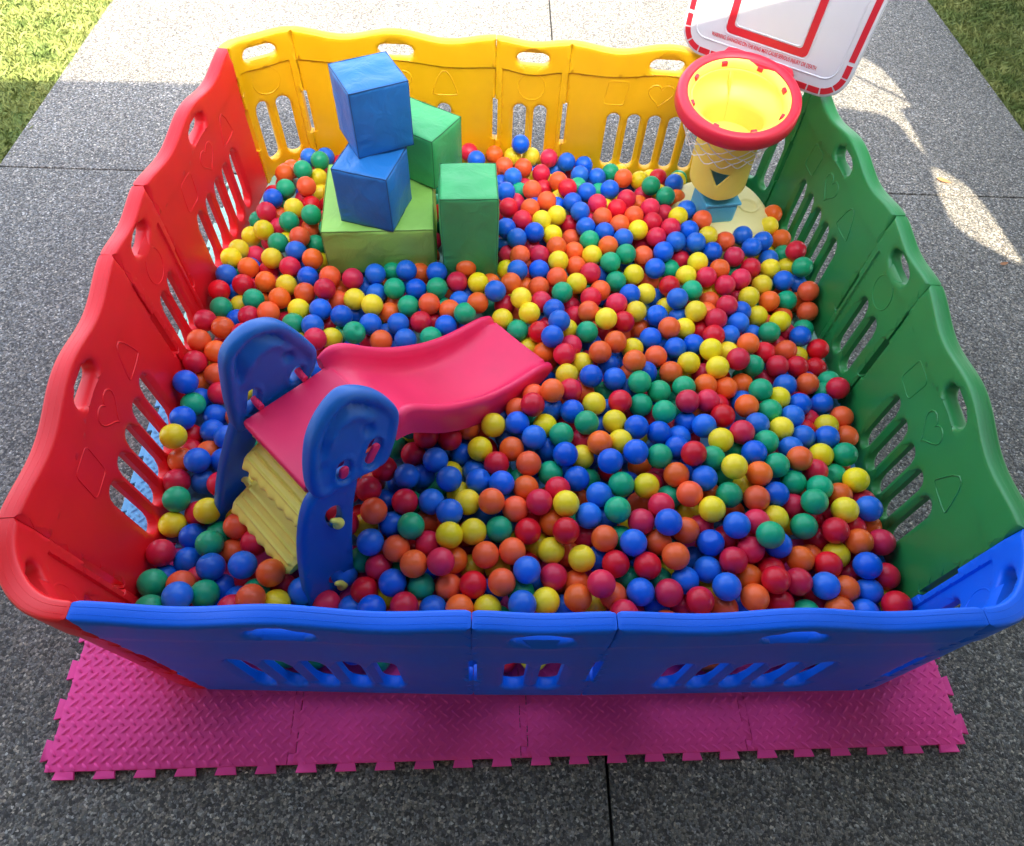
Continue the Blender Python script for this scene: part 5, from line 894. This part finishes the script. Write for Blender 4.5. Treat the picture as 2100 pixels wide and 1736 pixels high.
def bmesh_mesh(nm, V, F, mat):
    me = bpy.data.meshes.new(nm); me.from_pydata(V, [], F); me.polygons.foreach_set('use_smooth', [True] * len(me.polygons)); me.materials.append(mat); me.update(); return me
BM = {}
sV, sF = ball_mesh('b'); dV, dF = ball_mesh('b', (.35, -.5, .8))
for c in 'ROYGB': BM[c] = (bmesh_mesh('ball', sV, sF, B_MAT[c]), bmesh_mesh('dented_ball', dV, dF, B_MAT[c]))
NAME = dict(R='red', O='orange', Y='yellow', G='green', B='blue')
# the 300 that show largest: clearly visible ones nearest the lens
Pn = np.array([b[1:4] for b in BALLS]); dist = np.linalg.norm(Pn - np.array(CAM), axis=1)
order = sorted([i for i in range(len(BALLS)) if BALLS[i][4] == 2], key=lambda i: dist[i])
singles = order[:300]; sset = set(singles)
# labels: colour, the colours next to it, and the nearest landmark
marks = [((-.35, 1.32), 'beside the pink chute'), ((-.62, .75), 'near the yellow slide steps'), ((-.30, .72), 'right of the blue slide side'), ((.1, 1.55), 'just past the end of the chute')]
def where(x, y):
    if y < .60: return 'by the blue wall'
    if x < -.86: return 'by the red wall'
    if x > 1.08: return 'by the green wall'
    if x < -.42 and y < .95: return 'below the steps'
    if x < -.5: return 'left of the slide'
    if x < .0 and y < 1.15: return 'under the chute side'
    if x < .25 and y > 1.15: return 'near the chute end'
    if x > .8: return 'toward the green wall'
    return 'in mid pit'
vis = [i for i in range(len(BALLS)) if BALLS[i][4] == 2]
VP = Pn[vis]
right = Vector(RW[0]); 
def nb_label(i):
    x, y, z = Pn[i]; best = {}
    for j, q in zip(vis, VP):
        if j == i: continue
        dx, dy = q[0] - x, q[1] - y; d = math.hypot(dx, dy)
        if d > .17: continue
        k = ('right' if dx > 0 else 'left') if abs(dx) > abs(dy) else ('behind' if dy > 0 else 'front')
        if k not in best or d < best[k][0]: best[k] = (d, NAME[BALLS[j][0]])
    return {k: v[1] for k, v in best.items()}
labs = {}
for i in singles:
    b = nb_label(i); c = NAME[BALLS[i][0]]; wh = where(Pn[i][0], Pn[i][1]); parts = []
    if 'left' in b and 'right' in b: parts.append('between %s and %s' % (b['left'], b['right']))
    elif 'left' in b: parts.append('right of a %s ball' % b['left'])
    elif 'right' in b: parts.append('left of a %s ball' % b['right'])
    if 'behind' in b: parts.append('%s behind' % b['behind'])
    if 'front' in b: parts.append('%s in front' % b['front'])
    labs[i] = '%s ball %s, %s' % (c, wh, ', '.join(parts))
from collections import defaultdict
dd = defaultdict(list)
for i, l in labs.items(): dd[l].append(i)
for l, ids in dd.items():
    if len(ids) > 1:
        ids.sort(key=lambda i: Pn[i][0]); w_ = ['leftmost', 'second', 'third', 'fourth', 'fifth', 'sixth'] 
        if len(ids) == 2: w_ = ['leftmost', 'rightmost']
        for k, i in enumerate(ids): labs[i] = w_[k] + ' ' + l
for k, i in enumerate(singles):
    c, x, y, z, v = BALLS[i]; me = BM[c][1 if (i * 7919) % 37 == 0 else 0]
    o = bpy.data.objects.new('ball', me); COL.objects.link(o); o.location = (x, y, z); o.rotation_euler = (random.uniform(-.5, .5), random.uniform(-.5, .5), random.uniform(0, 6.3))
    tag(o, labs[i], 'ball', 'plastic balls in the ball pit')
# all the others as one mass
sV2, sF2 = ball_mesh('b', nu=22, nv=14); sVn = np.array(sV2); VV = []; FF = []; MI = []; cols = 'ROYGB'; nn0 = 0; FA = sF2
for i, (c, x, y, z, v) in enumerate(BALLS):
    if i in sset: continue
    VV.append(sVn + np.array((x, y, z))); FF += [tuple(q + nn0 for q in f) for f in FA]; MI += [cols.index(c)] * len(FA); nn0 += len(sVn)
me = bpy.data.meshes.new('ball_mass'); me.from_pydata(np.vstack(VV).tolist(), [], FF)
for c in cols: me.materials.append(B_MAT[c])
me.polygons.foreach_set('material_index', MI); me.polygons.foreach_set('use_smooth', [True] * len(FF)); me.update()
o = bpy.data.objects.new('ball_mass', me); COL.objects.link(o)
tag(o, 'remaining red, blue, yellow, green and orange balls filling the pit', 'balls', 'plastic balls in the ball pit', 'stuff')
# ------------------------------------------------------------------ fallen leaves
LEAF = plastic('dry_leaf', (.32, .14, .06, 1), .7, .15, .3, 200)
for (x, y, s_, rz, lb) in ((2.155, 2.735, .036, -.5, 'dry orange leaf lying in the sunlit patch beside the pen'), (2.21, 2.17, .022, .3, 'small dry leaf on the shaded path beyond the green wall')):
    lp = [(s_ * .95 * math.cos(a) , s_ * .36 * math.sin(a) * (1 - .3 * math.cos(a))) for a in np.linspace(0, 2 * math.pi, 21)[:-1]]
    V = [(px, py, .004 + .16 * abs(py) + .05 * abs(px)) for px, py in lp] + [(0, 0, .003)]; F = [(k, (k + 1) % 20, 20) for k in range(20)]; n = len(V)
    V += [(a, b, c - .0012) for a, b, c in V]; F += [(f[1] + n, f[0] + n, f[2] + n) for f in F] + [(k, k + n, (k + 1) % 20 + n, (k + 1) % 20) for k in range(20)]
    o = link('fallen_leaf', mesh('fallen_leaf', V, F, 60), LEAF, loc=(x, y, .001), rz=rz); tag(o, lb, 'leaf')
